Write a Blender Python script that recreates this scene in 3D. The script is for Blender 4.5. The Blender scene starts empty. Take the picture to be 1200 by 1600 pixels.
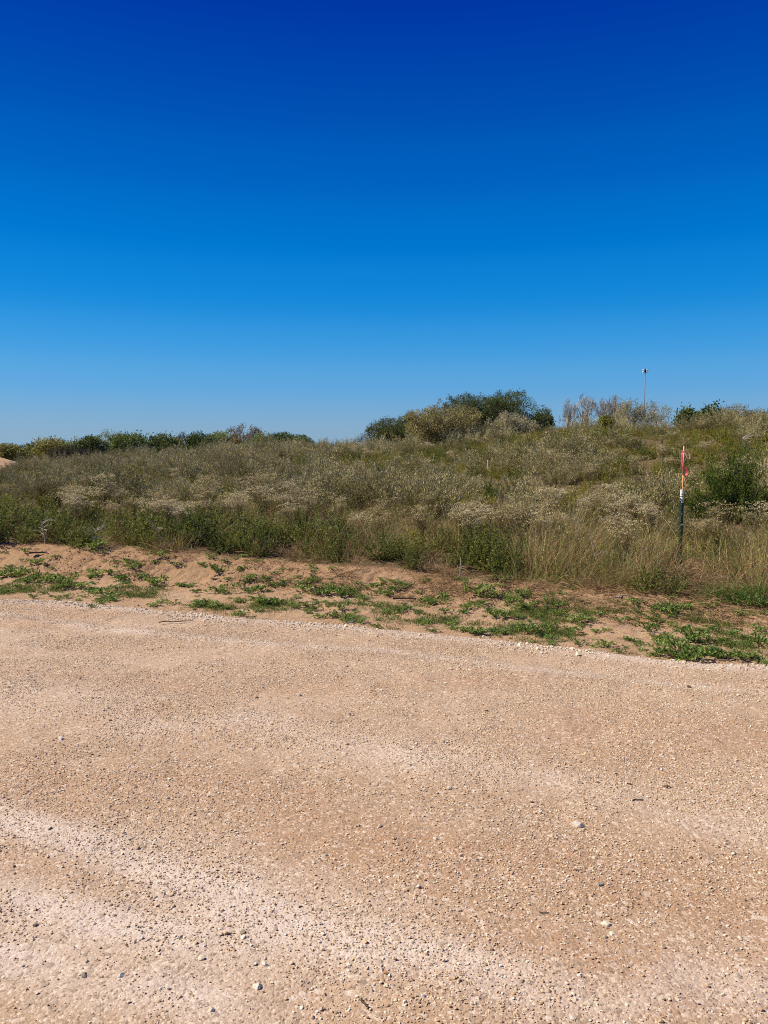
import bpy, math, random
import numpy as np
from mathutils import Vector

sc = bpy.context.scene
C = sc.collection
R = math.radians
# ------------------------------------------------------------------ camera
EYE, PITCH, F = 1.6, R(4.77), 1200.0            # F = focal length in pixels of the 1200x1600 photograph
cam = bpy.data.objects.new('camera', bpy.data.cameras.new('camera'))
C.objects.link(cam); sc.camera = cam
cam.data.sensor_fit = 'VERTICAL'; cam.data.sensor_height = 36; cam.data.lens = 27
cam.data.clip_end = 8000; cam.data.clip_start = 0.05
cam.location = (0, 0, EYE); cam.rotation_euler = (R(90) - PITCH, 0, 0)

# ------------------------------------------------------------------ light
SUN_EL, SUN_AZ = 45.0, -84.0                     # azimuth measured from +Y (view) towards +X
w = bpy.data.worlds.new('World'); sc.world = w; w.use_nodes = True
nt = w.node_tree; N = nt.nodes; LK = nt.links
bg = N['Background']; bg.inputs[1].default_value = 0.1
sky = N.new('ShaderNodeTexSky'); sky.sky_type = 'NISHITA'; sky.sun_disc = False
sky.sun_elevation = R(SUN_EL); sky.sun_rotation = R(SUN_AZ)
sky.air_density = 1.0; sky.dust_density = 0.3; sky.ozone_density = 2.0
tc = N.new('ShaderNodeTexCoord'); sep = N.new('ShaderNodeSeparateXYZ')
LK.new(tc.outputs['Generated'], sep.inputs[0])

def lin(c):
    c = np.array(c, float) / 255.0
    return np.where(c <= 0.04045, c / 12.92, ((c + 0.055) / 1.055) ** 2.4)

def ramp_world(stops):
    r = N.new('ShaderNodeValToRGB'); r.color_ramp.interpolation = 'CARDINAL'
    el = r.color_ramp.elements
    while len(el) > 1: el.remove(el[-1])
    el[0].position = stops[0][0]; el[0].color = (*stops[0][1], 1)
    for p, c in stops[1:]:
        e = el.new(p); e.color = (*c, 1)
    LK.new(sep.outputs['Z'], r.inputs[0])
    return r
# clear autumn sky: deep saturated blue overhead fading to pale blue at the horizon
GR = [(0.0, (142, 176, 201)), (0.03, (133, 174, 206)), (0.065, (108, 170, 218)), (0.11, (78, 162, 224)), (0.165, (38, 145, 222)),
      (0.233, (6, 126, 213)), (0.30, (1, 106, 199)), (0.368, (0, 87, 184)), (0.482, (0, 56, 165)), (0.65, (0, 44, 146)), (1.0, (0, 36, 130))]
gr = ramp_world([(p, tuple(lin(c))) for p, c in GR])
NS = [(0.0, (.68, .70, .54)), (0.03, (.65, .68, .55)), (0.11, (.41, .57, .68)), (0.233, (.25, .395, .60)),
      (0.368, (.184, .298, .50)), (0.482, (.152, .25, .435)), (1.0, (.12, .20, .36))]
ns = ramp_world([(p, c) for p, c in NS])        # what the plain sky gives here: divides it out
vs = N.new('ShaderNodeVectorMath'); vs.operation = 'SCALE'; vs.inputs['Scale'].default_value = 0.1
LK.new(sky.outputs[0], vs.inputs[0])
dv = N.new('ShaderNodeVectorMath'); dv.operation = 'DIVIDE'
LK.new(vs.outputs[0], dv.inputs[0]); LK.new(ns.outputs[0], dv.inputs[1])
mx = N.new('ShaderNodeMix'); mx.data_type = 'VECTOR'; mx.inputs['Factor'].default_value = 0.22
mx.inputs[4].default_value = (1, 1, 1); LK.new(dv.outputs[0], mx.inputs[5])
ml = N.new('ShaderNodeVectorMath'); ml.operation = 'MULTIPLY'
LK.new(mx.outputs[1], ml.inputs[0]); LK.new(gr.outputs[0], ml.inputs[1])
up = N.new('ShaderNodeVectorMath'); up.operation = 'SCALE'; up.inputs['Scale'].default_value = 10.0 / 2 ** 0.35
LK.new(ml.outputs[0], up.inputs[0]); LK.new(up.outputs[0], bg.inputs[0])

sl = bpy.data.lights.new('sun', 'SUN'); sl.energy = 5.0; sl.angle = R(0.53); sl.color = (1.0, 0.92, 0.75)
so = bpy.data.objects.new('sun', sl); C.objects.link(so)
sd = Vector((math.sin(R(SUN_AZ)) * math.cos(R(SUN_EL)), math.cos(R(SUN_AZ)) * math.cos(R(SUN_EL)), math.sin(R(SUN_EL))))
so.rotation_euler = sd.to_track_quat('Z', 'Y').to_euler(); so.location = sd * 60
sc.view_settings.view_transform = 'Standard'; sc.view_settings.look = 'None'
sc.view_settings.exposure = 0.35; sc.view_settings.gamma = 1; sc.view_settings.use_curve_mapping = False
sc.cycles.max_bounces = 5; sc.cycles.diffuse_bounces = 3; sc.cycles.transmission_bounces = 3
sc.cycles.use_adaptive_sampling = False; sc.cycles.use_denoising = False
sc.cycles.pixel_filter_type = 'BLACKMAN_HARRIS'; sc.cycles.filter_width = 1.05

# ------------------------------------------------------------------ helpers: numbers
rng = np.random.default_rng(7)

def ray(px, py):
    """direction of the photograph's pixel (world)"""
    a = px - 600.0; b = 800.0 - py
    return np.array([a, F * math.cos(PITCH) + b * math.sin(PITCH), b * math.cos(PITCH) - F * math.sin(PITCH)])

def hit(px, py, z=0.0):
    d = ray(px, py); t = (z - EYE) / d[2]
    return np.array([d[0] * t, d[1] * t])

def at(px, py, r):
    """world point on that pixel's ray at ground distance r"""
    d = ray(px, py); t = r / math.hypot(d[0], d[1])
    return np.array([d[0] * t, d[1] * t, EYE + d[2] * t])

def _h(ix, iy, seed):
    n = (ix.astype(np.int64) * 374761393 + iy.astype(np.int64) * 668265263 + seed * 974634777) & 0xFFFFFFFF
    n = ((n ^ (n >> 13)) * 1274126177) & 0xFFFFFFFF
    return ((n ^ (n >> 16)) & 0xFFFFFF) / float(0xFFFFFF)

def vnoise(x, y, seed=0):
    x = np.asarray(x, float); y = np.asarray(y, float)
    ix = np.floor(x); iy = np.floor(y); fx = x - ix; fy = y - iy
    fx = fx * fx * (3 - 2 * fx); fy = fy * fy * (3 - 2 * fy)
    a = _h(ix, iy, seed); b = _h(ix + 1, iy, seed); c = _h(ix, iy + 1, seed); d = _h(ix + 1, iy + 1, seed)
    return (a * (1 - fx) + b * fx) * (1 - fy) + (c * (1 - fx) + d * fx) * fy * 1.0

def fbm(x, y, scale, octv=4, seed=0, gain=.5):
    s = 0.0; amp = 1.0; tot = 0.0; f = 1.0 / scale
    for k in range(octv):
        s = s + amp * (vnoise(np.asarray(x) * f + 17.3 * k, np.asarray(y) * f - 9.1 * k, seed + k) - .5)
        tot += amp; amp *= gain; f *= 2.03
    return s / tot * 2

def sstep(a, b, x):
    t = np.clip((x - a) / (b - a), 0, 1); return t * t * (3 - 2 * t)

# road frame: s along the road edge, d across it (away from the camera)
TX, TY = 0.930, -0.3676
_n = math.hypot(TX, TY); TX /= _n; TY /= _n
NX, NY = -TY, TX
def sd_of(x, y): return x * TX + y * TY, x * NX + y * NY
def xy_of(s, d): return s * TX + d * NX, s * TY + d * NY
EP = [(-200, 920), (0, 936), (100, 941), (200, 949), (300, 957), (380, 966), (450, 971), (540, 978), (600, 984), (700, 994), (800, 1003),
      (900, 1014), (1000, 1026), (1100, 1036), (1200, 1041), (1330, 1052)]
_e = np.array([sd_of(*hit(*p)) for p in EP]); _e = _e[np.argsort(_e[:, 0])]
def edge_d(s):
    s = np.asarray(s, float)
    return np.interp(s, _e[:, 0], _e[:, 1]) + .035 * fbm(s, s * 0, .5, 3, 5) * sstep(30, 15, np.abs(s))

KS = np.array([-14, -9, -6.5, -4.5, -2.5, -1, .5, 3])
HB = np.array([.28, .27, .25, .20, .13, .09, .08, .08])
UB = np.array([1.15, 1.2, 1.35, 1.45, 1.4, 1.3, 1.25, 1.25])
UC = np.array([2.2, 2.3, 2.3, 2.35, 2.4, 2.35, 2.3, 2.3])
CT = np.array([-900, -200, 0, 100, 180, 300, 400, 480, 560, 640, 700, 760, 820, 880, 1000, 1100, 1200, 1400, 1900])
CY = np.array([714, 714, 713, 708, 702, 692, 687, 686, 688, 688, 683, 675, 667, 659, 656, 648, 643, 640, 640])
def polar(x, y):
    r = np.hypot(x, y); t = np.where(y > .2 * np.abs(x), x / np.maximum(y, 1e-3), np.sign(x) * 5.0)
    return r, np.clip(t, -3, 3)
def crest(t):
    px = 600 + 1200 * t
    Rc = np.interp(px, [0, 450, 900, 1200], [46, 44, 33, 31])
    zt = EYE + (699.5 - np.interp(px, CT, CY)) / 1200.0 * Rc
    return Rc, zt - np.interp(px, [115, 300, 500, 900], [.98, .88, .78, .62])
def ground_h(x, y, fine=True):
    x = np.asarray(x, float); y = np.asarray(y, float)
    s, d = sd_of(x, y); u = d - edge_d(s)
    hb = np.interp(s, KS, HB); ub = np.interp(s, KS, UB); uc = np.interp(s, KS, UC)
    uc = uc + .12 * fbm(s, s * 0, 1.1, 3, 21)
    z = np.where(u < 0, -.07, -.04) + .0 * x
    z = -.07 + .035 * sstep(-.2, .1, u)
    z = z + hb * sstep(0, 1, (u - ub) / np.maximum(uc - ub, .2)) * (1 + .25 * fbm(s, u, .9, 3, 31))
    # tyre-rut like furrows beside the road
    z = z - .018 * np.exp(-((u - .75 - .05 * np.sin(s)) / .12) ** 2) + .012 * np.exp(-((u - 1.0) / .1) ** 2)
    r, t = polar(x, y)
    Rc, Zc = crest(t)
    k = sstep(0, 1, (r - 10.5) / (Rc - 10.5)); k = .45 * np.clip((r - 10.5) / (Rc - 10.5), 0, 1) + .55 * k
    front = sstep(1.2, 4.0, u)
    fld = (Zc - .18) * k * front * (y > 0)
    drop = np.clip((r - Rc - 2) * .07, 0, 1e9); drop = 1.6 * (1 - np.exp(-drop / 1.6))
    far = sstep(120, 400, r)
    fld = (fld - drop * front * (y > 0)) * (1 - far)
    px = 600 + 1200 * t
    fld = fld + np.where(y > 0, 1.75 * np.exp(-((px + 25) / 75) ** 2 - ((r - 62) / 7) ** 2), 0)   # bare sand hummock beyond the field
    z = z + fld
    veg = sstep(.1, 1.2, u - uc)
    z = z + veg * (.16 * fbm(x, y, 4.0, 3, 41) * sstep(9, 14, r) + .06 * fbm(x, y, 1.3, 2, 43)) * (1 - .6 * far)
    if fine:
        sand = sstep(0, .25, u)
        near = sstep(30, 14, r)
        face = np.exp(-((u - (ub + uc) / 2) / .55) ** 2)
        z = z + sand * near * (.016 * fbm(x, y, .4, 5, 51, .6) + (.012 + .030 * face) * np.abs(fbm(x, y, .10, 5, 53, .7)) - .006)
        z = z - sand * near * face * .018 * sstep(.25, .6, np.abs(fbm(s * 2.5, u, .35, 2, 57)))
    return z
def road_h(x, y):
    s, d = sd_of(x, y); q = d - edge_d(s)
    z = .012 * fbm(s * .35, d, .9, 3, 61) + .006 * fbm(x, y, .25, 2, 63) + .0045 * fbm(x, y, .07, 2, 64)
    z = z + .014 * np.exp(-((q + .12) / .1) ** 2) * (.5 + .8 * np.clip(fbm(s, d, .3, 2, 65), 0, 1))
    z = z - .014 * np.exp(-((q + .55 + .05 * np.sin(s * .8)) / .13) ** 2) + .012 * np.exp(-((q + .82) / .09) ** 2) * (1 + fbm(s, d, .3, 2, 66)) + .010 * np.exp(-((q + 2.4 + .1 * np.sin(s * .5)) / .16) ** 2) - .010 * np.exp(-((q + 2.9 + .1 * np.sin(s * .5)) / .2) ** 2)
    z = np.where(q > -.03, z - sstep(-.03, .10, q) * .115, z)
    return z
def surf_h(x, y):
    s, d = sd_of(x, y)
    return np.where(d < edge_d(s), road_h(x, y), ground_h(x, y))
def GZ(x, y): return float(ground_h(np.array([x]), np.array([y]), True)[0])
def spot(px, py):
    """ground point seen at that pixel: march the ray"""
    d = ray(px, py); d = d / np.linalg.norm(d)
    t = np.arange(2.0, 130, .02); P = np.array([0, 0, EYE]) + t[:, None] * d
    below = P[:, 2] < surf_h(P[:, 0], P[:, 1])
    i = int(np.argmax(below)) if below.any() else len(t) - 1
    return P[i]

# ------------------------------------------------------------------ helpers: objects
def meta(o, label=None, cat=None, group=None, kind=None):
    if label: o['label'] = label
    if cat: o['category'] = cat
    if group: o['group'] = group
    if kind: o['kind'] = kind
    return o
def link(o, parent=None):
    C.objects.link(o)
    if parent is not None: o.parent = parent
    return o
def empty(name, loc, rz=0.0, sc_=1.0):
    o = bpy.data.objects.new(name, None); C.objects.link(o)
    o.location = loc; o.rotation_euler = (0, 0, rz); o.scale = (sc_,) * 3; o.empty_display_size = .1
    return o
def copy_tree(o, parent=None):
    c = o.copy(); C.objects.link(c)
    if parent is not None: c.parent = parent
    for ch in [k for k in o.children]: copy_tree(ch, c)
    return c

class Geo:
    """collects quads/triangles with a colour multiplier per vertex"""
    def __init__(s): s.v = []; s.f = []; s.c = []; s.n = 0
    def add(s, V, Fc, col):
        V = np.asarray(V, float); s.v.append(V); s.f.append(np.asarray(Fc) + s.n)
        col = np.asarray(col, float)
        s.c.append(np.broadcast_to(col, (len(V), 3)) if col.ndim < 2 else col); s.n += len(V)
    def leaves(s, P, D, L, W, col, rg, fold=0.0, lift=None):
        """diamond leaves from base points P along D"""
        n = len(P); D = D / np.maximum(np.linalg.norm(D, axis=1, keepdims=True), 1e-9)
        rnd = rg.normal(size=(n, 3)) if lift is None else np.tile(np.array([0, 0, 1.0]), (n, 1)) + rg.normal(size=(n, 3)) * lift
        S = np.cross(D, rnd) ; S /= np.maximum(np.linalg.norm(S, axis=1, keepdims=True), 1e-9)
        L = np.broadcast_to(L, (n,))[:, None]; W = np.broadcast_to(W, (n,))[:, None]
        U = np.cross(S, D)
        tip = P + D * L; mid = P + D * L * .45
        if fold:
            a = mid + S * W * .5 + U * W * fold; b = mid - S * W * .5 + U * W * fold
            tip = tip - U * L * .18
        else: a = mid + S * W * .5; b = mid - S * W * .5
        V = np.stack([P, a, tip, b], 1).reshape(-1, 3)
        if fold:
            i = np.arange(n)[:, None] * 4
            s.add(V, np.concatenate([i + [[0, 1, 2, 2]], i + [[0, 2, 3, 3]]]), np.repeat(col, 4, 0) if np.ndim(col) == 2 else col)
        else:
            s.add(V, np.arange(n * 4).reshape(n, 4), np.repeat(col, 4, 0) if np.ndim(col) == 2 else col)
    def ribbon(s, pts, w0, w1, col, rg, side=None):
        pts = np.asarray(pts, float); m = len(pts)
        if side is None:
            d = pts[-1] - pts[0]; side = np.cross(d, rg.normal(size=3))
        side = side / max(np.linalg.norm(side), 1e-9)
        wd = np.linspace(w0, w1, m)[:, None] * .5
        V = np.concatenate([pts - side * wd, pts + side * wd])
        i = np.arange(m - 1); s.add(V, np.stack([i, i + 1, i + 1 + m, i + m], 1), col)
    def tube(s, pts, r0, r1, col, sides=4):
        pts = np.asarray(pts, float); m = len(pts); V = []
        for k in range(m):
            d = pts[min(k + 1, m - 1)] - pts[max(k - 1, 0)]; d /= max(np.linalg.norm(d), 1e-9)
            a = np.cross(d, [0.3, .9, .2]); a /= max(np.linalg.norm(a), 1e-9); b = np.cross(d, a)
            rr = r0 + (r1 - r0) * k / (m - 1)
            for j in range(sides):
                th = 2 * math.pi * j / sides; V.append(pts[k] + rr * (a * math.cos(th) + b * math.sin(th)))
        fc = [[k * sides + j, k * sides + (j + 1) % sides, (k + 1) * sides + (j + 1) % sides, (k + 1) * sides + j]
              for k in range(m - 1) for j in range(sides)]
        s.add(V, fc, col)
    def mesh(s, name, mat, smooth=False):
        V = np.concatenate(s.v) if s.v else np.zeros((0, 3)); Cc = np.concatenate(s.c)
        loops = []; starts = []; tot = []; n = 0
        for fa in s.f:
            fa = np.asarray(fa)
            if fa.shape[1] == 4:
                tri = fa[:, 2] == fa[:, 3]
                if tri.all(): fa = fa[:, :3]
            k = fa.shape[1]; loops.append(fa.ravel()); starts.append(n + np.arange(len(fa)) * k); tot.append(np.full(len(fa), k)); n += fa.size
        loops = np.concatenate(loops); starts = np.concatenate(starts)
        me = bpy.data.meshes.new(name)
        me.vertices.add(len(V)); me.vertices.foreach_set('co', V.astype(np.float32).ravel())
        me.loops.add(len(loops)); me.loops.foreach_set('vertex_index', loops.astype(np.int32))
        me.polygons.add(len(starts)); me.polygons.foreach_set('loop_start', starts.astype(np.int32))
        a = me.attributes.new('tint', 'FLOAT_COLOR', 'POINT')
        a.data.foreach_set('color', np.concatenate([Cc, np.ones((len(Cc), 1))], 1).astype(np.float32).ravel())
        me.update(calc_edges=True); me.validate()
        if smooth: me.polygons.foreach_set('use_smooth', np.ones(len(me.polygons), bool))
        me.materials.append(mat)
        return me
    def obj(s, name, mat, parent=None, smooth=False):
        return link(bpy.data.objects.new(name, s.mesh(name, mat, smooth)), parent)

def tints(rg, n, a=.25, hue=.08):
    """leaf to leaf colour variation"""
    g = np.exp(rg.normal(size=(n, 1)) * a); return g * np.exp(rg.normal(size=(n, 3)) * hue)

# ------------------------------------------------------------------ materials
def new_mat(name):
    m = bpy.data.materials.new(name); m.use_nodes = True
    t = m.node_tree
    for n in list(t.nodes): t.nodes.remove(n)
    o = t.nodes.new('ShaderNodeOutputMaterial'); return m, t, o
def leafmat(name, ca, cb, tr=.3, rough=.6, spec=.25):
    """ca..cb: colour range from plant to plant; times the leaf's own tint"""
    m, t, o = new_mat(name); nn = t.nodes.new; lk = t.links.new
    oi = nn('ShaderNodeObjectInfo'); mxx = nn('ShaderNodeMix'); mxx.data_type = 'RGBA'
    mxx.inputs[6].default_value = (*ca, 1); mxx.inputs[7].default_value = (*cb, 1); lk(oi.outputs['Random'], mxx.inputs[0])
    at_ = nn('ShaderNodeAttribute'); at_.attribute_name = 'tint'
    mu = nn('ShaderNodeMix'); mu.data_type = 'RGBA'; mu.blend_type = 'MULTIPLY'; mu.inputs[0].default_value = 1
    lk(mxx.outputs[2], mu.inputs[6]); lk(at_.outputs['Color'], mu.inputs[7])
    p = nn('ShaderNodeBsdfPrincipled'); p.inputs['Roughness'].default_value = rough
    p.inputs['Specular IOR Level'].default_value = spec
    lk(mu.outputs[2], p.inputs['Base Color'])
    tl = nn('ShaderNodeBsdfTranslucent'); lk(mu.outputs[2], tl.inputs[0])
    ms = nn('ShaderNodeMixShader'); ms.inputs[0].default_value = tr
    lk(p.outputs[0], ms.inputs[1]); lk(tl.outputs[0], ms.inputs[2]); lk(ms.outputs[0], o.inputs[0])
    return m
def solid(name, col, rough=.6, spec=.3, metal=0.0, noise=.15, nscale=40.0, bump=0.0):
    m, t, o = new_mat(name); nn = t.nodes.new; lk = t.links.new
    p = nn('ShaderNodeBsdfPrincipled'); p.inputs['Roughness'].default_value = rough
    p.inputs['Specular IOR Level'].default_value = spec; p.inputs['Metallic'].default_value = metal
    co = nn('ShaderNodeTexCoord'); no = nn('ShaderNodeTexNoise'); no.inputs['Scale'].default_value = nscale; no.inputs['Detail'].default_value = 4
    lk(co.outputs['Object'], no.inputs['Vector'])
    mr = nn('ShaderNodeMapRange'); mr.inputs[3].default_value = 1 - noise * 2; mr.inputs[4].default_value = 1 + noise * 2
    lk(no.outputs[0], mr.inputs[0])
    v = nn('ShaderNodeVectorMath'); v.operation = 'SCALE'; v.inputs[0].default_value = col; lk(mr.outputs[0], v.inputs['Scale'])
    lk(v.outputs[0], p.inputs['Base Color'])
    if bump:
        b = nn('ShaderNodeBump'); b.inputs['Distance'].default_value = bump; lk(no.outputs[0], b.inputs['Height']); lk(b.outputs[0], p.inputs['Normal'])
    lk(p.outputs[0], o.inputs[0]); return m

def stonemat(name, cols, bump=.002):
    """each stone its own colour out of cols"""
    m, t, o = new_mat(name); nn = t.nodes.new; lk = t.links.new
    oi = nn('ShaderNodeObjectInfo'); r = nn('ShaderNodeValToRGB'); r.color_ramp.interpolation = 'CONSTANT'
    el = r.color_ramp.elements
    el[0].color = (*cols[0][1], 1); el[0].position = 0
    el.remove(el[1]); acc = cols[0][0]
    for wgt, c in cols[1:]:
        e = el.new(acc); e.color = (*c, 1); acc += wgt
    lk(oi.outputs['Random'], r.inputs[0])
    co = nn('ShaderNodeTexCoord'); no = nn('ShaderNodeTexNoise'); no.inputs['Scale'].default_value = 2.2; no.inputs['Detail'].default_value = 5
    lk(co.outputs['Object'], no.inputs['Vector'])
    mr = nn('ShaderNodeMapRange'); mr.inputs[3].default_value = .6; mr.inputs[4].default_value = 1.35; lk(no.outputs[0], mr.inputs[0])
    v = nn('ShaderNodeVectorMath'); v.operation = 'SCALE'; lk(r.outputs[0], v.inputs[0]); lk(mr.outputs[0], v.inputs['Scale'])
    p = nn('ShaderNodeBsdfPrincipled'); p.inputs['Roughness'].default_value = .85; p.inputs['Specular IOR Level'].default_value = .2
    lk(v.outputs[0], p.inputs['Base Color']); lk(p.outputs[0], o.inputs[0]); return m

def N_noise(t, vec, scale, detail=4, rough=.55, stretch=None):
    nn = t.nodes.new; lk = t.links.new
    if stretch is not None:
        mp = nn('ShaderNodeMapping'); mp.inputs['Scale'].default_value = stretch[0]; mp.inputs['Rotation'].default_value = (0, 0, stretch[1])
        lk(vec, mp.inputs[0]); vec = mp.outputs[0]
    n = nn('ShaderNodeTexNoise'); n.inputs['Scale'].default_value = scale; n.inputs['Detail'].default_value = detail; n.inputs['Roughness'].default_value = rough
    lk(vec, n.inputs['Vector']); return n.outputs[0]
def N_range(t, v, a, b, c, d):
    m = t.nodes.new('ShaderNodeMapRange'); t.links.new(v, m.inputs[0])
    for i, x in enumerate((a, b, c, d)): m.inputs[i + 1].default_value = x
    return m.outputs[0]
def N_mix(t, f, a, b, mode='MIX'):
    m = t.nodes.new('ShaderNodeMix'); m.data_type = 'RGBA'; m.blend_type = mode
    for sock, val in ((m.inputs[0], f), (m.inputs[6], a), (m.inputs[7], b)):
        if isinstance(val, (int, float)): sock.default_value = val
        elif isinstance(val, tuple): sock.default_value = (*val, 1)
        else: t.links.new(val, sock)
    return m.outputs[2]
def N_math(t, op, a, b=0.0):
    m = t.nodes.new('ShaderNodeMath'); m.operation = op
    for i, x in enumerate((a, b)):
        if isinstance(x, (int, float)): m.inputs[i].default_value = x
        else: t.links.new(x, m.inputs[i])
    return m.outputs[0]

def ground_mat():
    m, t, o = new_mat('sandy_ground'); nn = t.nodes.new; lk = t.links.new
    geo = nn('ShaderNodeNewGeometry'); P = geo.outputs['Position']
    at_ = nn('ShaderNodeAttribute'); at_.attribute_name = 'tint'; sp = nn('ShaderNodeSeparateColor'); lk(at_.outputs['Color'], sp.inputs[0])
    n1 = N_noise(t, P, 1.6, 5); n2 = N_noise(t, P, 14, 5, .6); n3 = N_noise(t, P, 90, 3, .7)
    sand = N_mix(t, N_range(t, n1, .35, .65, 0, 1), (.39, .25, .145), (.47, .32, .20))
    sand = N_mix(t, sp.outputs[1], sand, (.355, .215, .115))            # G: raw orange bank sand
    sand = N_mix(t, N_range(t, n2, .50, .68, 0, .75), sand, (.27, .155, .085))
    sand = N_mix(t, N_range(t, n3, .3, .7, 0, .35), sand, (.58, .37, .22))
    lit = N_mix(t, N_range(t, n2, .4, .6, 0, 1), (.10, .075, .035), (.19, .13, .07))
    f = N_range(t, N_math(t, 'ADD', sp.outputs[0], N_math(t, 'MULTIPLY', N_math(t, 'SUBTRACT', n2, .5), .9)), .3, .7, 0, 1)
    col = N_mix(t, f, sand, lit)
    p = nn('ShaderNodeBsdfPrincipled'); p.inputs['Roughness'].default_value = .95; p.inputs['Specular IOR Level'].default_value = .1
    lk(col, p.inputs['Base Color'])
    b = nn('ShaderNodeBump'); b.inputs['Distance'].default_value = .03; b.inputs['Strength'].default_value = .9
    lk(N_math(t, 'ADD', n2, N_math(t, 'MULTIPLY', n3, .35)), b.inputs['Height']); lk(b.outputs[0], p.inputs['Normal'])
    lk(p.outputs[0], o.inputs[0]); return m

def road_mat():
    m, t, o = new_mat('crushed_gravel'); nn = t.nodes.new; lk = t.links.new
    geo = nn('ShaderNodeNewGeometry'); P = geo.outputs['Position']
    at_ = nn('ShaderNodeAttribute'); at_.attribute_name = 'tint'; sp = nn('ShaderNodeSeparateColor'); lk(at_.outputs['Color'], sp.inputs[0])
    ang = -math.atan2(TY, TX)
    nb = N_noise(t, P, 1.1, 5, .55, ((.45, 1.5, 1), ang)); nm = N_noise(t, P, 7, 5, .65); nf = N_noise(t, P, 160, 3, .75)
    base = N_mix(t, N_range(t, nb, .35, .65, 0, 1), (.48, .335, .205), (.57, .42, .28))
    base = N_mix(t, N_math(t, 'MULTIPLY', sp.outputs[1], N_range(t, nm, .3, .7, .2, .9)), base, (.45, .27, .15))
    base = N_mix(t, N_math(t, 'MULTIPLY', sp.outputs[0], N_range(t, nm, .3, .7, .6, 1.0)), base, (.76, .665, .56))
    vo = nn('ShaderNodeTexVoronoi'); vo.inputs['Scale'].default_value = 150; lk(P, vo.inputs['Vector'])
    vo2 = nn('ShaderNodeTexVoronoi'); vo2.inputs['Scale'].default_value = 62; lk(P, vo2.inputs['Vector'])
    s1 = nn('ShaderNodeSeparateColor'); lk(vo.outputs['Color'], s1.inputs[0])
    s2 = nn('ShaderNodeSeparateColor'); lk(vo2.outputs['Color'], s2.inputs[0])
    base = N_mix(t, N_range(t, s1.outputs[0], .80, .97, 0, .8), base, (.86, .74, .58))
    base = N_mix(t, N_range(t, s1.outputs[1], .80, .97, 0, .8), base, (.20, .13, .08))
    base = N_mix(t, N_range(t, s2.outputs[0], .86, .98, 0, .7), base, (.82, .71, .57))
    base = N_mix(t, N_range(t, s2.outputs[1], .88, .98, 0, .6), base, (.27, .21, .15))
    base = N_mix(t, N_range(t, nf, .35, .7, 0, .45), base, (.36, .235, .145))
    base = N_mix(t, 1.0, base, (.935, .905, .915), 'MULTIPLY')
    p = nn('ShaderNodeBsdfPrincipled'); p.inputs['Roughness'].default_value = .92; p.inputs['Specular IOR Level'].default_value = .15
    lk(base, p.inputs['Base Color'])
    hh = N_math(t, 'ADD', N_math(t, 'MULTIPLY', vo.outputs['Distance'], -.45), N_math(t, 'ADD', N_math(t, 'MULTIPLY', vo2.outputs['Distance'], -.8), N_math(t, 'MULTIPLY', nf, .5)))
    b = nn('ShaderNodeBump'); b.inputs['Distance'].default_value = .005; b.inputs['Strength'].default_value = .6
    lk(hh, b.inputs['Height']); lk(b.outputs[0], p.inputs['Normal'])
    lk(p.outputs[0], o.inputs[0]); return m

# ------------------------------------------------------------------ ground and road sheets
def axis(lo, hi, step, lo2, hi2, grow, cap=1e9):
    a = list(np.arange(lo, hi + step * .5, step))
    st = step; x = a[-1]
    while x < hi2: st = min(st * grow, cap); x += st; a.append(x)
    st = step; x = a[0]; b = []
    while x > lo2: st = min(st * grow, cap); x -= st; b.append(x)
    return np.array(b[::-1] + a)
def sheet(name, A, B, toxy, zf, tf, mat):
    S, D = np.meshgrid(A, B, indexing='ij'); X, Y = toxy(S, D)
    Z = zf(X, Y); T = tf(X, Y)
    n, m = S.shape; idx = np.arange(n * m).reshape(n, m)
    Fc = np.stack([idx[:-1, :-1], idx[1:, :-1], idx[1:, 1:], idx[:-1, 1:]], -1).reshape(-1, 4)
    g = Geo(); g.add(np.stack([X.ravel(), Y.ravel(), Z.ravel()], 1), Fc, T.reshape(-1, 3))
    o = g.obj(name, mat, smooth=True); o['kind'] = 'structure'; return o
_e0 = float(_e[:, 1].mean())
def g_tint(X, Y):
    s, d = sd_of(X, Y); u = d - edge_d(s); uc = np.interp(s, KS, UC); ub = np.interp(s, KS, UB)
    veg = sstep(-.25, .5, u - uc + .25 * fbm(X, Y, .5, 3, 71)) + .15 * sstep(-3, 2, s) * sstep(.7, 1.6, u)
    veg = np.where(u < -10, .6, veg)
    r, t = polar(X, Y); px = 600 + 1200 * t
    bare = sstep(95, 70, px) * sstep(50, 54, r) * (Y > 0) * sstep(80, 60, r)
    bank = sstep(0, 1, (u - ub + .35) / 1.0) * np.interp(s, [-5, -1], [1, .55])
    return np.stack([np.clip(veg, 0, 1) * (1 - bare), np.clip(bank * (1 - bare), 0, 1), 0 * veg], -1)
A = axis(-10.5, 3.6, .03, -3500, 3500, 1.075); B = axis(_e0 - .35, _e0 + 3.6, .026, -3500, 3800, 1.055)
sheet('sandy_ground', A, B, xy_of, ground_h, g_tint, ground_mat())

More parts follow.
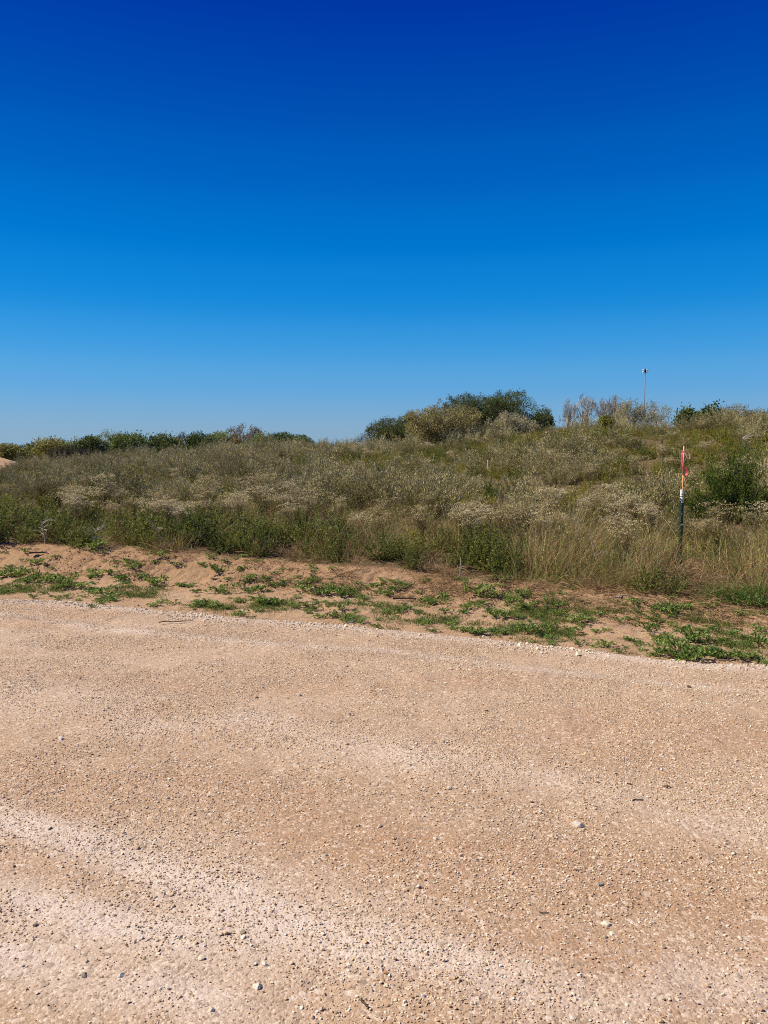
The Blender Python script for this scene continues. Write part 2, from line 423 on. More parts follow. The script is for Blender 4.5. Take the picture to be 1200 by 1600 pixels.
def band(s, d, pts, wd, seed):
    """pale worn track through photo pixels pts"""
    q = np.array([sd_of(*hit(*p)) for p in pts]); q = q[np.argsort(q[:, 0])]
    c = np.interp(s, q[:, 0], q[:, 1]) + .05 * fbm(s, d, .6, 3, seed)
    fade = sstep(q[0, 0] - .6, q[0, 0], s) * sstep(q[-1, 0] + .6, q[-1, 0], s)
    return 1.35 * np.exp(-((d - c) / wd) ** 2) * fade * (.75 + .5 * fbm(s, d, .4, 3, seed + 3))
def r_tint(X, Y):
    s, d = sd_of(X, Y); q = d - edge_d(s)
    pale = band(s, d, [(-60, 1262), (60, 1300), (200, 1345), (330, 1395), (440, 1440), (600, 1480), (700, 1500)], .105, 81)
    pale += .8 * band(s, d, [(0, 1400), (90, 1420), (230, 1450)], .10, 84)
    pale += .8 * band(s, d, [(0, 1500), (120, 1530), (260, 1560)], .10, 85)
    pale += .5 * band(s, d, [(250, 1135), (380, 1125), (520, 1165), (640, 1180)], .16, 86)
    pale += .35 * band(s, d, [(850, 1220), (1000, 1250), (1130, 1290), (1260, 1300)], .16, 87)
    pale += .55 * band(s, d, [(950, 1590), (1060, 1520), (1250, 1560)], .14, 88)
    pale += .6 * band(s, d, [(0, 960), (200, 985), (420, 1005), (600, 1018), (820, 1045), (1000, 1062), (1250, 1085)], .10, 89)
    pale += .9 * sstep(-.28, -.05, q)
    pale += .30 * sstep(.1, .6, fbm(s * .4, d, .7, 4, 91)) * sstep(0, -1, q)
    red = sstep(.0, .5, fbm(s * .5, d, .9, 4, 95)) + .8 * band(s, d, [(150, 1060), (330, 1080), (560, 1075), (760, 1060)], .14, 96)
    red += .8 * band(s, d, [(300, 1230), (560, 1290), (800, 1340), (1100, 1400)], .2, 97) + .6 * band(s, d, [(-40, 1340), (60, 1350), (110, 1360)], .12, 98)
    return np.stack([np.clip(pale, 0, 1), np.clip(red, 0, 1), 0 * pale], -1)
def road_xy(S, Q):                                # Q = distance from the edge, negative on the road
    e = edge_d(S); return xy_of(S, e + Q)
A = axis(-9.0, 4.0, .03, -260, 260, 1.08, 6.0); B = axis(-6.3, .10, .03, -13, .1, 1.08, .6)
B = B[B <= .1001]
sheet('gravel_road', A, B, road_xy, road_h, r_tint, road_mat())

# ------------------------------------------------------------------ scatter by geometry nodes
def scatter(name, protos, P, rot, scl, idx, label=None):
    """protos: meshes; P (n,3); rot (n,3) euler; scl (n,3)"""
    col = bpy.data.collections.new(name + '_kinds')
    for k, me in enumerate(protos):
        o = bpy.data.objects.new(name + '_piece.%03d' % k, me); col.objects.link(o)
    order = sorted(range(len(protos)), key=lambda k: name + '_piece.%03d' % k)
    me = bpy.data.meshes.new(name); me.vertices.add(len(P)); me.vertices.foreach_set('co', np.asarray(P, np.float32).ravel())
    for nm, arr in (('rot', rot), ('scl', scl)):
        a = me.attributes.new(nm, 'FLOAT_VECTOR', 'POINT'); a.data.foreach_set('vector', np.asarray(arr, np.float32).ravel())
    a = me.attributes.new('pick', 'INT', 'POINT'); a.data.foreach_set('value', np.asarray(idx, np.int32))
    ob = link(bpy.data.objects.new(name, me)); ob['kind'] = 'stuff'
    if label: ob['label'] = label
    gt = bpy.data.node_groups.new(name, 'GeometryNodeTree')
    gt.interface.new_socket('Geometry', in_out='INPUT', socket_type='NodeSocketGeometry')
    gt.interface.new_socket('Geometry', in_out='OUTPUT', socket_type='NodeSocketGeometry')
    nn = gt.nodes.new; lk = gt.links.new
    gi = nn('NodeGroupInput'); go = nn('NodeGroupOutput'); ci = nn('GeometryNodeCollectionInfo'); ip = nn('GeometryNodeInstanceOnPoints')
    ci.inputs['Collection'].default_value = col; ci.inputs['Separate Children'].default_value = True; ci.inputs['Reset Children'].default_value = True
    ip.inputs['Pick Instance'].default_value = True
    def named(nm, typ):
        n = nn('GeometryNodeInputNamedAttribute'); n.data_type = typ; n.inputs[0].default_value = nm; return n.outputs[0]
    er = nn('FunctionNodeEulerToRotation'); lk(named('rot', 'FLOAT_VECTOR'), er.inputs[0])
    lk(gi.outputs[0], ip.inputs['Points']); lk(ci.outputs[0], ip.inputs['Instance']); lk(named('pick', 'INT'), ip.inputs['Instance Index'])
    lk(er.outputs[0], ip.inputs['Rotation']); lk(named('scl', 'FLOAT_VECTOR'), ip.inputs['Scale']); lk(ip.outputs[0], go.inputs[0])
    md = ob.modifiers.new('scatter', 'NODES'); md.node_group = gt
    return ob

def in_view(x, y, marg=1.12):
    return (y > 0) & (np.abs(x) < y * .5 * marg + .3)

# ---- stones
def stone_mesh(name, mat, seed, sub=1, flat=.5):
    import bmesh
    bm = bmesh.new(); bmesh.ops.create_icosphere(bm, subdivisions=sub, radius=.5)
    rg = np.random.default_rng(seed)
    cuts = rg.normal(size=(7, 3)); cuts /= np.linalg.norm(cuts, axis=1, keepdims=True); dist = rg.uniform(.26, .42, 7)
    st = np.array([rg.uniform(.8, 1.25), rg.uniform(.65, 1.0), flat * rg.uniform(.8, 1.2)])
    for v in bm.verts:
        p = np.array(v.co)
        for c, dd in zip(cuts, dist):
            k = p @ c
            if k > dd: p = p - c * (k - dd)
        p = p * (1 + rg.normal() * .035) * st
        v.co = p
    me = bpy.data.meshes.new(name); bm.to_mesh(me); bm.free(); me.materials.append(mat); return me
M_peb = stonemat('pebble_stone', [(.24, (.66, .50, .33)), (.2, (.56, .39, .23)), (.18, (.76, .63, .46)), (.13, (.47, .31, .17)), (.08, (.42, .34, .25)),
                                  (.13, (.86, .77, .61)), (.02, (.24, .18, .12)), (.02, (.40, .22, .12))])
M_pale = stonemat('limestone_chip', [(.4, (.72, .60, .43)), (.25, (.80, .72, .58)), (.25, (.64, .50, .34)), (.1, (.5, .40, .29))])
peb = [stone_mesh('pebble_shape', M_peb, 100 + k) for k in range(9)]
palep = [stone_mesh('chip_shape', M_pale, 140 + k, flat=.8) for k in range(7)]

def ground_stones(name, n, slo, shi, dlo, dhi, size, protos, dens=None, sink=.25, label=None, q=True):
    s = rng.uniform(slo, shi, n); d = rng.uniform(dlo, dhi, n)
    if q: x, y = xy_of(s, edge_d(s) + d)
    else: x, y = xy_of(s, d)
    k = in_view(x, y, 1.3) | (in_view(x, y, 1.5) & (np.abs(x) < y * .6 + 1.0)) | ((y > 0) & (np.abs(x) < y * .55 + .9))
    if dens is not None: k &= rng.random(n) < dens(x, y, s, d)
    x, y = x[k], y[k]; n = len(x)
    sz = size(n)
    z = surf_h(x, y) + sz * (.5 * .65 - sink)
    rot = np.stack([rng.normal(size=n) * .35, rng.normal(size=n) * .35, rng.uniform(0, 6.28, n)], 1)
    return scatter(name, protos, np.stack([x, y, z], 1), rot, np.stack([sz, sz, sz], 1), rng.integers(0, len(protos), n), label)
clump = lambda x, y, s, d: (1 + 1.2 * np.exp(-((d + .82) / .12) ** 2) + .9 * np.exp(-((d + 2.4) / .15) ** 2)) * np.clip(.55 + 1.3 * fbm(x, y, .35, 3, 201), .08, 1) * np.clip(1 + .8 * fbm(s * .4, d, .8, 2, 203), .3, 1.6)
lognorm = lambda m, sg, hi: (lambda n: np.minimum(m * np.exp(rng.normal(size=n) * sg), hi))
ground_stones('fine_gravel', 520000, -9, 4, -6.2, -.02, lognorm(.0064, .32, .014), peb, clump, .12, 'loose fine tan gravel covering the road')
ground_stones('coarse_gravel', 42000, -9, 4, -6.2, -.02, lognorm(.0115, .3, .026), peb, clump, .18, 'scattered coarser gravel stones on the road')
rim = lambda x, y, s, d: np.clip(.35 + 1.5 * fbm(s, d, .45, 3, 211), .04, 1) * np.exp(-np.abs(d + .02) / .11)
ground_stones('rim_gravel', 26000, -10, 4.5, -.30, .12, lognorm(.015, .38, .045), palep, rim, .18, 'pale crushed limestone chips heaped along the road edge')
ground_stones('strewn_chips', 1500, -10, 4.5, .02, .7, lognorm(.011, .4, .03), palep, lambda x, y, s, d: np.exp(-d / .22), .15, 'few pale chips strewn on the sand beside the road')
M_clod = solid('sand_clod', (.38, .235, .13), .95, .1, noise=.2, nscale=3)
clods = [stone_mesh('clod_shape', M_clod, 170 + k, 2) for k in range(5)]
ground_stones('sand_clods', 30000, -11, 4.5, .1, 2.6, lognorm(.011, .5, .035), clods, lambda x, y, s, d: np.clip(.25 + 1.6 * fbm(x, y, .5, 3, 221), 0, 1) * (.25 + .75 * sstep(1, 1.6, d)), .2, 'crumbled sand clods on the bank')

# ------------------------------------------------------------------ plants: prototypes
def dirs(rg, n, tmax, pw=1.0):
    ph = rg.uniform(0, 2 * math.pi, n); th = tmax * rg.random(n) ** pw
    return np.stack([np.sin(th) * np.cos(ph), np.sin(th) * np.sin(ph), np.cos(th)], 1)
def stems_arc(rg, D, L, up=.35, m=4, jit=.02):
    """n stems as (n,m,3), bending upward"""
    n = len(D); t = np.linspace(0, 1, m)[None, :, None]
    P = D[:, None, :] * L[:, None, None] * t; P = P + np.array([0, 0, 1.0]) * (up * L[:, None, None] * (t ** 2 - t) * np.sin(np.arccos(np.clip(D[:, 2], -1, 1)))[:, None, None])
    return P + rg.normal(size=(n, m, 3)) * jit * t
def along(rg, S, per, t0=.3, t1=1.0, pw=.8):
    """random points on stems -> points, directions, t"""
    n, m, _ = S.shape; t = t0 + (t1 - t0) * rg.random((n, per)) ** pw; k = np.minimum((t * (m - 1)).astype(int), m - 2); f = t * (m - 1) - k
    i = np.arange(n)[:, None]; a = S[i, k]; b = S[i, k + 1]
    P = a + (b - a) * f[..., None]; D = b - a; D /= np.maximum(np.linalg.norm(D, axis=-1, keepdims=True), 1e-9)
    return P.reshape(-1, 3), D.reshape(-1, 3), t.ravel()

M_sage = leafmat('sage_foliage', (.25, .22, .105), (.47, .41, .225), .10, .85, .05)
M_buck = leafmat('dry_umbel', (.37, .31, .165), (.54, .47, .30), .3, .8, .1)
M_forb = leafmat('yellow_green_leaf', (.20, .205, .034), (.37, .325, .055), .35)
M_green = leafmat('weed_leaf', (.11, .145, .028), (.25, .25, .06), .35)
M_grass = leafmat('grass_blade', (.31, .275, .135), (.50, .425, .25), .35, .5, .3)
M_twig = leafmat('dry_twig', (.25, .175, .095), (.36, .26, .15), .1, .8, .1)
M_sprawl = leafmat('sprawling_leaf', (.13, .21, .04), (.25, .33, .075), .35, .5, .35)
M_turf = leafmat('turf_blade', (.12, .17, .03), (.20, .22, .06), .35)
M_bark = leafmat('bark', (.12, .09, .065), (.17, .135, .10), 0, .9, .1)
M_bleach = leafmat('bleached_wood', (.42, .36, .29), (.50, .44, .36), 0, .8, .1)

def sage(rg, n=100, per=70, L=.034, W=.0075, h=.54, wd=.52):
    g = Geo(); D = dirs(rg, n, 1.42, .62)
    Ls = 1 / np.sqrt((D[:, 0] ** 2 + D[:, 1] ** 2) / wd ** 2 + D[:, 2] ** 2 / h ** 2) * rg.uniform(.68, 1.12, n)
    lob = 1 + .22 * np.sin(3 * np.arctan2(D[:, 1], D[:, 0]) + rg.uniform(0, 6)) ; Ls *= lob
    S = stems_arc(rg, D, Ls, .5, 4, .02)
    for k in range(n): g.ribbon(S[k], .008, .003, (.75, .6, .55), rg)
    P, Dd, t = along(rg, S, per, .35, 1.02, .55)
    P = P + rg.normal(size=P.shape) * .022; Dd = Dd + rg.normal(size=P.shape) * .38 + np.array([0, 0, .35])
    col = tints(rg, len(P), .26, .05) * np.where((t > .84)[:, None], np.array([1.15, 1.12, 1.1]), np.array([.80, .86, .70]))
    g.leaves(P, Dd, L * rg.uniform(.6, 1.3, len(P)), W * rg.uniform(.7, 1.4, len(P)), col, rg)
    return g
def buck(rg, n=9, h=.72, per=14, dsz=.028):
    g = Geo(); D = dirs(rg, n, .42); L = h * rg.uniform(.75, 1.05, n)
    S = stems_arc(rg, D, L * .72, .1, 4, .012)
    for k in range(n):
        g.ribbon(S[k], .007, .004, (.42, .30, .22), rg); g.ribbon(S[k], .007, .004, (.38, .29, .22), rg)
        tip = S[k, -1]; nb = per
        B = dirs(rg, nb, .95, .6) * (L[k] * .34) * rg.uniform(.55, 1.1, (nb, 1)); B[:, 2] = L[k] * .25 * rg.uniform(.75, 1.15, nb)
        st = S[k, -1] - (S[k, -1] - S[k, -2]) * rg.random((nb, 1))
        for j in range(nb):
            e = tip + B[j]; mid = (st[j] + e) / 2 + np.array([B[j, 0], B[j, 1], 0]) * .12
            g.ribbon([st[j], mid, e], .0035, .002, (.6, .52, .40), rg)
        E = np.repeat(tip + B, 9, 0) + rg.normal(size=(nb * 9, 3)) * np.array([dsz, dsz, dsz * .28])
        hd = rg.normal(size=(nb * 9, 3)) * np.array([1, 1, .25])
        g.leaves(E, hd, .022 * rg.uniform(.6, 1.2, len(E)), .015, tints(rg, len(E), .18, .03) * np.array([1.12, 1.1, 1.08]), rg, lift=.5)
    P, Dd, t = along(rg, S, 16, .02, .85); Dd = Dd + rg.normal(size=P.shape) * .8
    g.leaves(P, Dd, .045, .013, tints(rg, len(P), .2) * np.array([.45, .52, .38]), rg)
    return g
def leafy(rg, n=34, per=22, h=.5, wd=.35, L=.045, W=.018, tmax=1.2, stemc=(.9, .7, .5)):
    g = Geo(); D = dirs(rg, n, tmax, .7)
    Ls = 1 / np.sqrt((D[:, 0] ** 2 + D[:, 1] ** 2) / wd ** 2 + D[:, 2] ** 2 / h ** 2) * rg.uniform(.6, 1.15, n)
    S = stems_arc(rg, D, Ls, .4, 4, .02)
    for k in range(n): g.ribbon(S[k], .006, .003, stemc, rg)
    P, Dd, t = along(rg, S, per, .15, 1.0, .8); Dd = Dd * .6 + rg.normal(size=P.shape) * .7 + np.array([0, 0, .25])
    g.leaves(P, Dd, L * rg.uniform(.6, 1.3, len(P)), W * rg.uniform(.7, 1.3, len(P)), tints(rg, len(P), .25, .07), rg)
    return g
def grass(rg, n=150, h=.8, spread=.12, w=.0055, lean=.5, tan=.6, heads=True):
    g = Geo(); base = rg.normal(size=(n, 3)) * spread * np.array([1, 1, 0]); D = dirs(rg, n, lean, .8); D[:, :2] += base[:, :2] * 1.2
    L = h * rg.uniform(.45, 1.08, n); tt = np.linspace(0, 1, 5)[None, :, None]
    dr = rg.normal(size=(n, 1, 3)) * np.array([1, 1, 0]) * .22 + D[:, None, :] * np.array([1, 1, 0]) * .4
    S = base[:, None, :] + (D * L[:, None])[:, None, :] * tt + (dr * tt ** 2.2 - np.array([0, 0, 1]) * np.linalg.norm(dr, axis=-1, keepdims=True) * .45 * tt ** 2.6) * L[:, None, None]
    for k in range(n):
        c = (np.array([1.2, 1.04, .85]) if rg.random() < .6 else np.array([.85, .62, .48])) if rg.random() < tan else np.array([.5, .76, .30])
        g.ribbon(S[k], w, w * .25, c * np.exp(rg.normal() * .32), rg)
        if heads and rg.random() < .16 and L[k] > h * .7:
            P = S[k, -1] + (S[k, -2] - S[k, -1]) * rg.random((7, 1)); Dd = (S[k, -1] - S[k, -2]) * 3 + rg.normal(size=(7, 3)) * .25
            g.leaves(P, Dd, .03, .006, np.array([1.2, 1.05, .85]) * tints(rg, 7, .1, .02), rg)
    return g
def twigs(rg, n=40, h=.3, wd=.3, col=(1, .9, .85)):
    g = Geo(); D = dirs(rg, n, 1.45, .6); L = 1 / np.sqrt((D[:, 0] ** 2 + D[:, 1] ** 2) / wd ** 2 + D[:, 2] ** 2 / h ** 2) * rg.uniform(.5, 1.2, n)
    S = stems_arc(rg, D, L, .3, 4, .03)
    for k in range(n):
        c = np.array(col) * np.exp(rg.normal() * .25); g.ribbon(S[k], .006, .003, c, rg)
        for j in range(5):
            p = S[k, 1] + (S[k, 3] - S[k, 1]) * rg.random(); q = p + (D[k] + rg.normal(size=3) * .7) * L[k] * .3
            g.ribbon([p, (p + q) / 2 + rg.normal(size=3) * .01, q], .0035, .002, c * 1.1, rg)
    return g
def sprawl(rg, n=10, R_=.21, h=.07, per=15, L=.05, W=.026, lift_=.5):
    g = Geo(); ph = np.linspace(0, 2 * math.pi, n, endpoint=False) + rg.normal(size=n) * .3
    for k in range(n):
        ln = R_ * rg.uniform(.5, 1.15); t = np.linspace(0, 1, 5); wob = rg.normal() * .5
        a = ph[k] + wob * t; S = np.stack([np.cos(a) * ln * t, np.sin(a) * ln * t, .008 + h * rg.uniform(.5, 1.3) * np.sin(t * 2.4) * (.8 + .2 * t)], 1)
        g.ribbon(S, .006, .003, (.9, .75, .6), rg)
        P, D, tt = along(rg, S[None], per, .08, 1.0, .9)
        sd_ = np.where(rg.random(len(P)) < .5, 1, -1)[:, None] * np.cross(D, [0, 0, 1.0])
        Dd = D * .5 + sd_ * rg.uniform(.5, 1.2, (len(P), 1)) + np.array([0, 0, lift_]) * rg.uniform(0, 1.6, (len(P), 1)) + rg.normal(size=P.shape) * .25
        g.leaves(P, Dd, L * rg.uniform(.55, 1.2, len(P)), W * rg.uniform(.7, 1.2, len(P)), tints(rg, len(P), .22, .07), rg, fold=.25, lift=.35)
    top = rg.normal(size=(10, 3)) * np.array([.05, .05, .008]) + np.array([0, 0, h * .6])
    g.leaves(top, rg.normal(size=(10, 3)) * np.array([1, 1, .4]) + np.array([0, 0, .6]), L, W, tints(rg, 10, .2, .06) * 1.15, rg, fold=.25, lift=.4)
    return g
def turf(rg, n=60, sp=.05, h=.035):
    g = Geo(); P = rg.normal(size=(n, 3)) * np.array([sp, sp, 0]); g.leaves(P, dirs(rg, n, 1.2), h * rg.uniform(.5, 1.3, n), .0045, tints(rg, n, .25, .08), rg); return g

def RG(k): return np.random.default_rng(k)
P_sage = [sage(RG(300 + k)).mesh('sagebrush', M_sage) for k in range(6)]
P_sagef = [sage(RG(320 + k), 90, 56, .040, .0115).mesh('sagebrush_far', M_sage) for k in range(5)]
P_buck = [buck(RG(340 + k), 8, .72, 11, .024).mesh('umbel_weed', M_buck) for k in range(6)]
P_buckf = [buck(RG(350 + k), 8, .6, 9, .032).mesh('umbel_weed_far', M_buck) for k in range(4)]
P_forb = [leafy(RG(360 + k), 34, 34, .42, .36, .034, .013).mesh('yellow_forb', M_forb) for k in range(5)]
P_green = [leafy(RG(370 + k), 44, 44, .46, .34, .030, .013).mesh('leafy_weed', M_green) for k in range(6)]
P_tall = [grass(RG(380 + k), 190, .66, .13, .005, .42, .72).mesh('tall_grass', M_grass) for k in range(5)]
P_tuft = [grass(RG(390 + k), 90, .42, .09, .006, .8, .35, False).mesh('grass_tuft', M_grass) for k in range(4)]
P_under = [grass(RG(470 + k), 110, .5, .16, .005, .7, .75, False).mesh('dry_stems', M_grass) for k in range(3)] + [twigs(RG(480 + k), 34, .45, .28).mesh('dry_stems', M_twig) for k in range(3)]
P_twig = [twigs(RG(400 + k)).mesh('dry_brush', M_twig) for k in range(5)]
P_spr = [sprawl(RG(410 + k), int(7 + k % 4), .2 + .02 * (k % 3), .05 + .015 * (k % 3)).mesh('sprawling_weed', M_sprawl) for k in range(8)]
P_turf = [turf(RG(430 + k)).mesh('turf', M_turf) for k in range(4)]

# ------------------------------------------------------------------ field vegetation
def field_pts(n, seed, umin=.0, rmax=9.0, r0=7.0, r1=54.0):
    """random points of the field wedge, even per area, uniform seed"""
    rg = np.random.default_rng(seed)
    r = np.sqrt(rg.uniform(r0 ** 2, r1 ** 2, n)); a = rg.uniform(-.70, .62, n)
    x = r * np.sin(a); y = r * np.cos(a); s, d = sd_of(x, y); u = d - edge_d(s) - np.interp(s, KS, UC)
    rr, t = polar(x, y); Rc, _ = crest(t)
    k = (u > umin) & (rr < Rc + rmax)
    bare = (600 + 1200 * t < 80) & (rr > 50)
    k &= ~bare
    return rg, x[k], y[k], u[k], r[k], (600 + 1200 * t)[k]
ZFIX = .02
BUSH = tuple(spot(1140, 812)[:2])          # the dark bush keeps its own room
POST = hit(1062, 874, .17)
def keep_clear(x, y):
    ok = (np.hypot(x - BUSH[0], y - BUSH[1]) > .98) & (np.hypot(x - BUSH[0] * .91, y - BUSH[1] * .91) > .8) & (np.hypot(x - BUSH[0] * .84, y - BUSH[1] * .84) > .4)
    v = np.ones(len(x), bool)
    for f_, r_ in ((.86, .3), (.90, .34), (.935, .32), (.965, .30), (1.0, .24)): v &= np.hypot(x - POST[0] * f_, y - POST[1] * f_) > r_
    st = spot_stake; v &= np.hypot(x - st[0] * .97, y - st[1] * .97) > .55
    return ok & v
spot_stake = spot(587, 742)
def put_stuff(name, protos, x, y, scl, rg, label, tilt=.12):
    n = len(x); z = ground_h(x, y) - ZFIX
    rot = np.stack([rg.normal(size=n) * tilt, rg.normal(size=n) * tilt, rg.uniform(0, 6.28, n)], 1)
    S = np.stack([scl * rg.uniform(.88, 1.15, n), scl * rg.uniform(.88, 1.15, n), scl * rg.uniform(.85, 1.2, n)], 1)
    return scatter(name, protos, np.stack([x, y, z], 1), rot, S, rg.integers(0, len(protos), n), label)
def put_things(name, protos, x, y, scl, rg, label, cat, group, tilt=.1):
    z = ground_h(x, y) - ZFIX; out = []
    for i in range(len(x)):
        o = link(bpy.data.objects.new(name, protos[int(rg.integers(0, len(protos)))]))
        o.location = (x[i], y[i], z[i]); o.rotation_euler = (rg.normal() * tilt, rg.normal() * tilt, rg.uniform(0, 6.28))
        s = scl[i]; o.scale = (s * rg.uniform(.9, 1.15), s * rg.uniform(.9, 1.15), s * rg.uniform(.85, 1.15))
        lb = label(x[i], y[i], s) if callable(label) else label
        meta(o, lb, cat, group); out.append(o)
    return out
def pxy(x, y): return 600 + 1200 * x / np.maximum(y, .01)
def zoned(objs, what, kinds, plural):
    """label plants by the part of the field they stand in"""
    for o in objs:
        px_ = pxy(o.location.x, o.location.y); r_ = math.hypot(o.location.x, o.location.y)
        k = 0 if px_ < 300 else 1 if px_ < 560 else 2 if px_ < 860 else 3 if px_ < 1060 else 4
        place = ('before the left tree line', 'before the gap in the skyline', 'below the dark mound trees', 'between mound and pink ribboned post', 'beyond the pink ribboned post')[k]
        dist = kinds[0] if r_ < kinds[2] else kinds[1]
        o['label'] = '%s %s %s' % (what, dist, place); o['group'] = '%s %s %s' % (plural, dist, place)

# sage: the shrub that fills the field
rg, x, y, u, r, px = field_pts(2300, 501, 1.4)
zone = sstep(3.0, 6.5, u) * np.clip(.55 + 1.6 * fbm(x, y, 5, 3, 503) - .25 * sstep(700, 900, px) * sstep(9, 14, r) * 0, .1, 1)
k = (rg.random(len(x)) < zone) & keep_clear(x, y); x, y, r = x[k], y[k], r[k]
scl = (.6 + 1.0 * rg.random(len(x)) ** 1.5) * np.where(r < 13, .75, 1)
vis = in_view(x, y, 1.0); order = np.argsort(np.where(vis, r / scl, 1e6)); ind = order[:300]; rest = order[300:]
_o = put_things('sagebrush', P_sage, x[ind], y[ind], scl[ind], rg, 'grey brown rounded sagebrush clump among the weeds of the open field', 'shrub', 'sagebrush clumps spread over the field')
zoned(_o, 'rounded grey brown sagebrush', ('near the sand bank', 'up in the field', 15), 'sagebrush clumps')
nearr = rest[r[rest] < 22]; farr = rest[r[rest] >= 22]
put_stuff('sagebrush_cover', P_sagef, x[rest], y[rest], scl[rest] * 1.0, rg, 'grey brown sagebrush covering the far field and hillside')
# yellow green forbs in patches
rg, x, y, u, r, px = field_pts(8200, 511, .8)
k = (rg.random(len(x)) < np.clip(.42 + 2.0 * fbm(x, y, 3.0, 3, 513) + .35 * sstep(700, 850, px) * sstep(12, 17, r), 0, 1) * sstep(1, 3, u)) & keep_clear(x, y)
put_stuff('yellow_green_forbs', P_forb, x[k], y[k], rg.uniform(.4, .95, k.sum()), rg, 'yellow green leafy ground cover in patches over the hillside')
# low grass between
rg, x, y, u, r, px = field_pts(7000, 521, .3)
k = (rg.random(len(x)) < np.where(r < 16, np.where(px < 760, .45, .8), .22)) & keep_clear(x, y)
put_stuff('field_grass', P_tuft, x[k], y[k], rg.uniform(.55, 1.0, k.sum()), rg, 'short green and straw grass between the shrubs')
# dry umbel weeds: near belt as things, further as cover
rg, x, y, u, r, px = field_pts(6500, 531, .9)
d_ = np.clip(.38 + .8 * fbm(x, y, 1.6, 3, 533), 0, 1) * sstep(.7, 2.0, u) * np.where(r < 15, 1.8, .13) * (1 - .55 * sstep(780, 860, px) * sstep(1260, 1180, px) * (u < 1.9))
k = (rg.random(len(x)) < d_) & keep_clear(x, y); x, y, r, u = x[k], y[k], r[k], u[k]
scl = rg.uniform(.7, 1.08, len(x)) * (1 - .2 * sstep(15, 25, r))
vis = in_view(x, y, 1.0); order = np.argsort(np.where(vis, r / scl, 1e6)); ind = order[:300]; rest = order[300:]
_o = put_things('umbel_weed', P_buck, x[ind], y[ind], scl[ind], rg, 'dry weed with flat pale flower heads above thin reddish stems', 'weed', 'pale topped dry weeds behind the sand bank')
zoned(_o, 'dry weed with flat pale heads', ('near the sand bank', 'up in the field', 11.5), 'pale headed dry weeds')
put_stuff('umbel_weed_cover', P_buckf, x[rest], y[rest], scl[rest], rg, 'pale dry flower heads over the middle of the field')
# leafy green weeds: the dark front row
rg, x, y, u, r, px = field_pts(16000, 541, -.05)
d_ = sstep(3.4, 1.5, u) * np.clip(.72 + .9 * fbm(x, y, 1.2, 3, 543), .15, 1) * (1 - .72 * sstep(800, 880, px)) * sstep(-.05, .3, u) + .10
k = (rg.random(len(x)) < d_ * np.where(px < 760, 1.0, .6)) & keep_clear(x, y); x, y, r, u, px = x[k], y[k], r[k], u[k], px[k]
scl = rg.uniform(.6, 1.25, len(x)) * np.where(px < 330, 1.1, .95) * (1 - .35 * sstep(.6, 0, u))
vis = in_view(x, y, 1.0); order = np.argsort(np.where(vis, r / scl, 1e6)); ind = order[:300]; rest = order[300:]
_o = put_things('leafy_weed', P_green, x[ind], y[ind], scl[ind], rg, 'dark green leafy weed in the row along the top of the sand bank', 'weed', 'leafy weeds in the front row of the field')
zoned(_o, 'dark green leafy weed', ('atop the sand bank', 'behind the front row', 10.8), 'dark leafy weeds')
BIG = [(1018, 800, 100, 'widest grey sagebrush with dark stems, just left of the green post'), (523, 746, 44, 'rounded grey sagebrush mound left of the small wooden stake'),
 (560, 722, 40, 'grey sagebrush directly above the small wooden stake'), (455, 800, 66, 'dark stemmed sagebrush in the left middle behind white flower heads'), (335, 795, 60, 'upright grey sagebrush behind the leafy row on the left'),
 (715, 792, 70, 'purplish grey sagebrush in the middle behind green weeds'), (390, 745, 46, 'greyish sagebrush mound in the left middle of the slope'), (230, 742, 46, 'dark grey sagebrush on the left slope'),
 (120, 752, 44, 'low dark sagebrush at the left side of the slope'), (955, 700, 60, 'dark grey sagebrush high on the right hillside'), (1072, 664, 30, 'dark grey sagebrush just under the right skyline'),
 (855, 735, 56, 'pale grey sagebrush on the hillside below the mound'), (620, 745, 50, 'flat grey sagebrush right of the small wooden stake'), (1175, 690, 50, 'brownish sagebrush high at the right border')]
rgb = RG(777)
for (bx, by, bw, lb) in BIG:
    p = spot(bx, by); k = bw / 1200 * math.hypot(p[0], p[1]) / .95
    o = put_things('sagebrush', P_sage, np.array([p[0]]), np.array([p[1]]), np.array([k]), rgb, lb, 'shrub', 'large sagebrush')[0]
put_stuff('leafy_weed_cover', P_green, x[rest], y[rest], scl[rest], rg, 'green leafy weeds scattered further into the field')
# brown undergrowth of the near belt: thin grass and dry stems in every gap
rg, x, y, u, r, px = field_pts(1250, 591, .05, r0=7.5, r1=15.5)
k = keep_clear(x, y) & ((px > 780) | (rg.random(len(x)) < .42)); x, y, u = x[k], y[k], u[k]
put_stuff('undergrowth_grass', P_tuft + P_under, x, y, rg.uniform(.5, 1.0, len(x)) * np.interp(u, [0, .5], [.55, 1]), rg, 'mixed brown and green undergrowth filling the near belt of the field', .2)
# tall grass, mostly right of the middle
rg, x, y, u, r, px = field_pts(15000, 551, .05)
d_ = sstep(760, 880, px) * sstep(.1, .6, u) * sstep(4.2, 2.2, u) * np.clip(.75 + .9 * fbm(x, y, 1.0, 2, 553), .1, 1) + .05 * sstep(.3, .8, u) * sstep(14, 11, r)
k = (rg.random(len(x)) < d_ * .5) & keep_clear(x, y); x, y, r, u = x[k], y[k], r[k], u[k]
put_stuff('tall_grass', P_tall, x, y, rg.uniform(.65, 1.3, len(x)) * (1 - .35 * sstep(.7, 0, u)), rg, 'tall straw coloured and green grass standing at the field edge', .15)
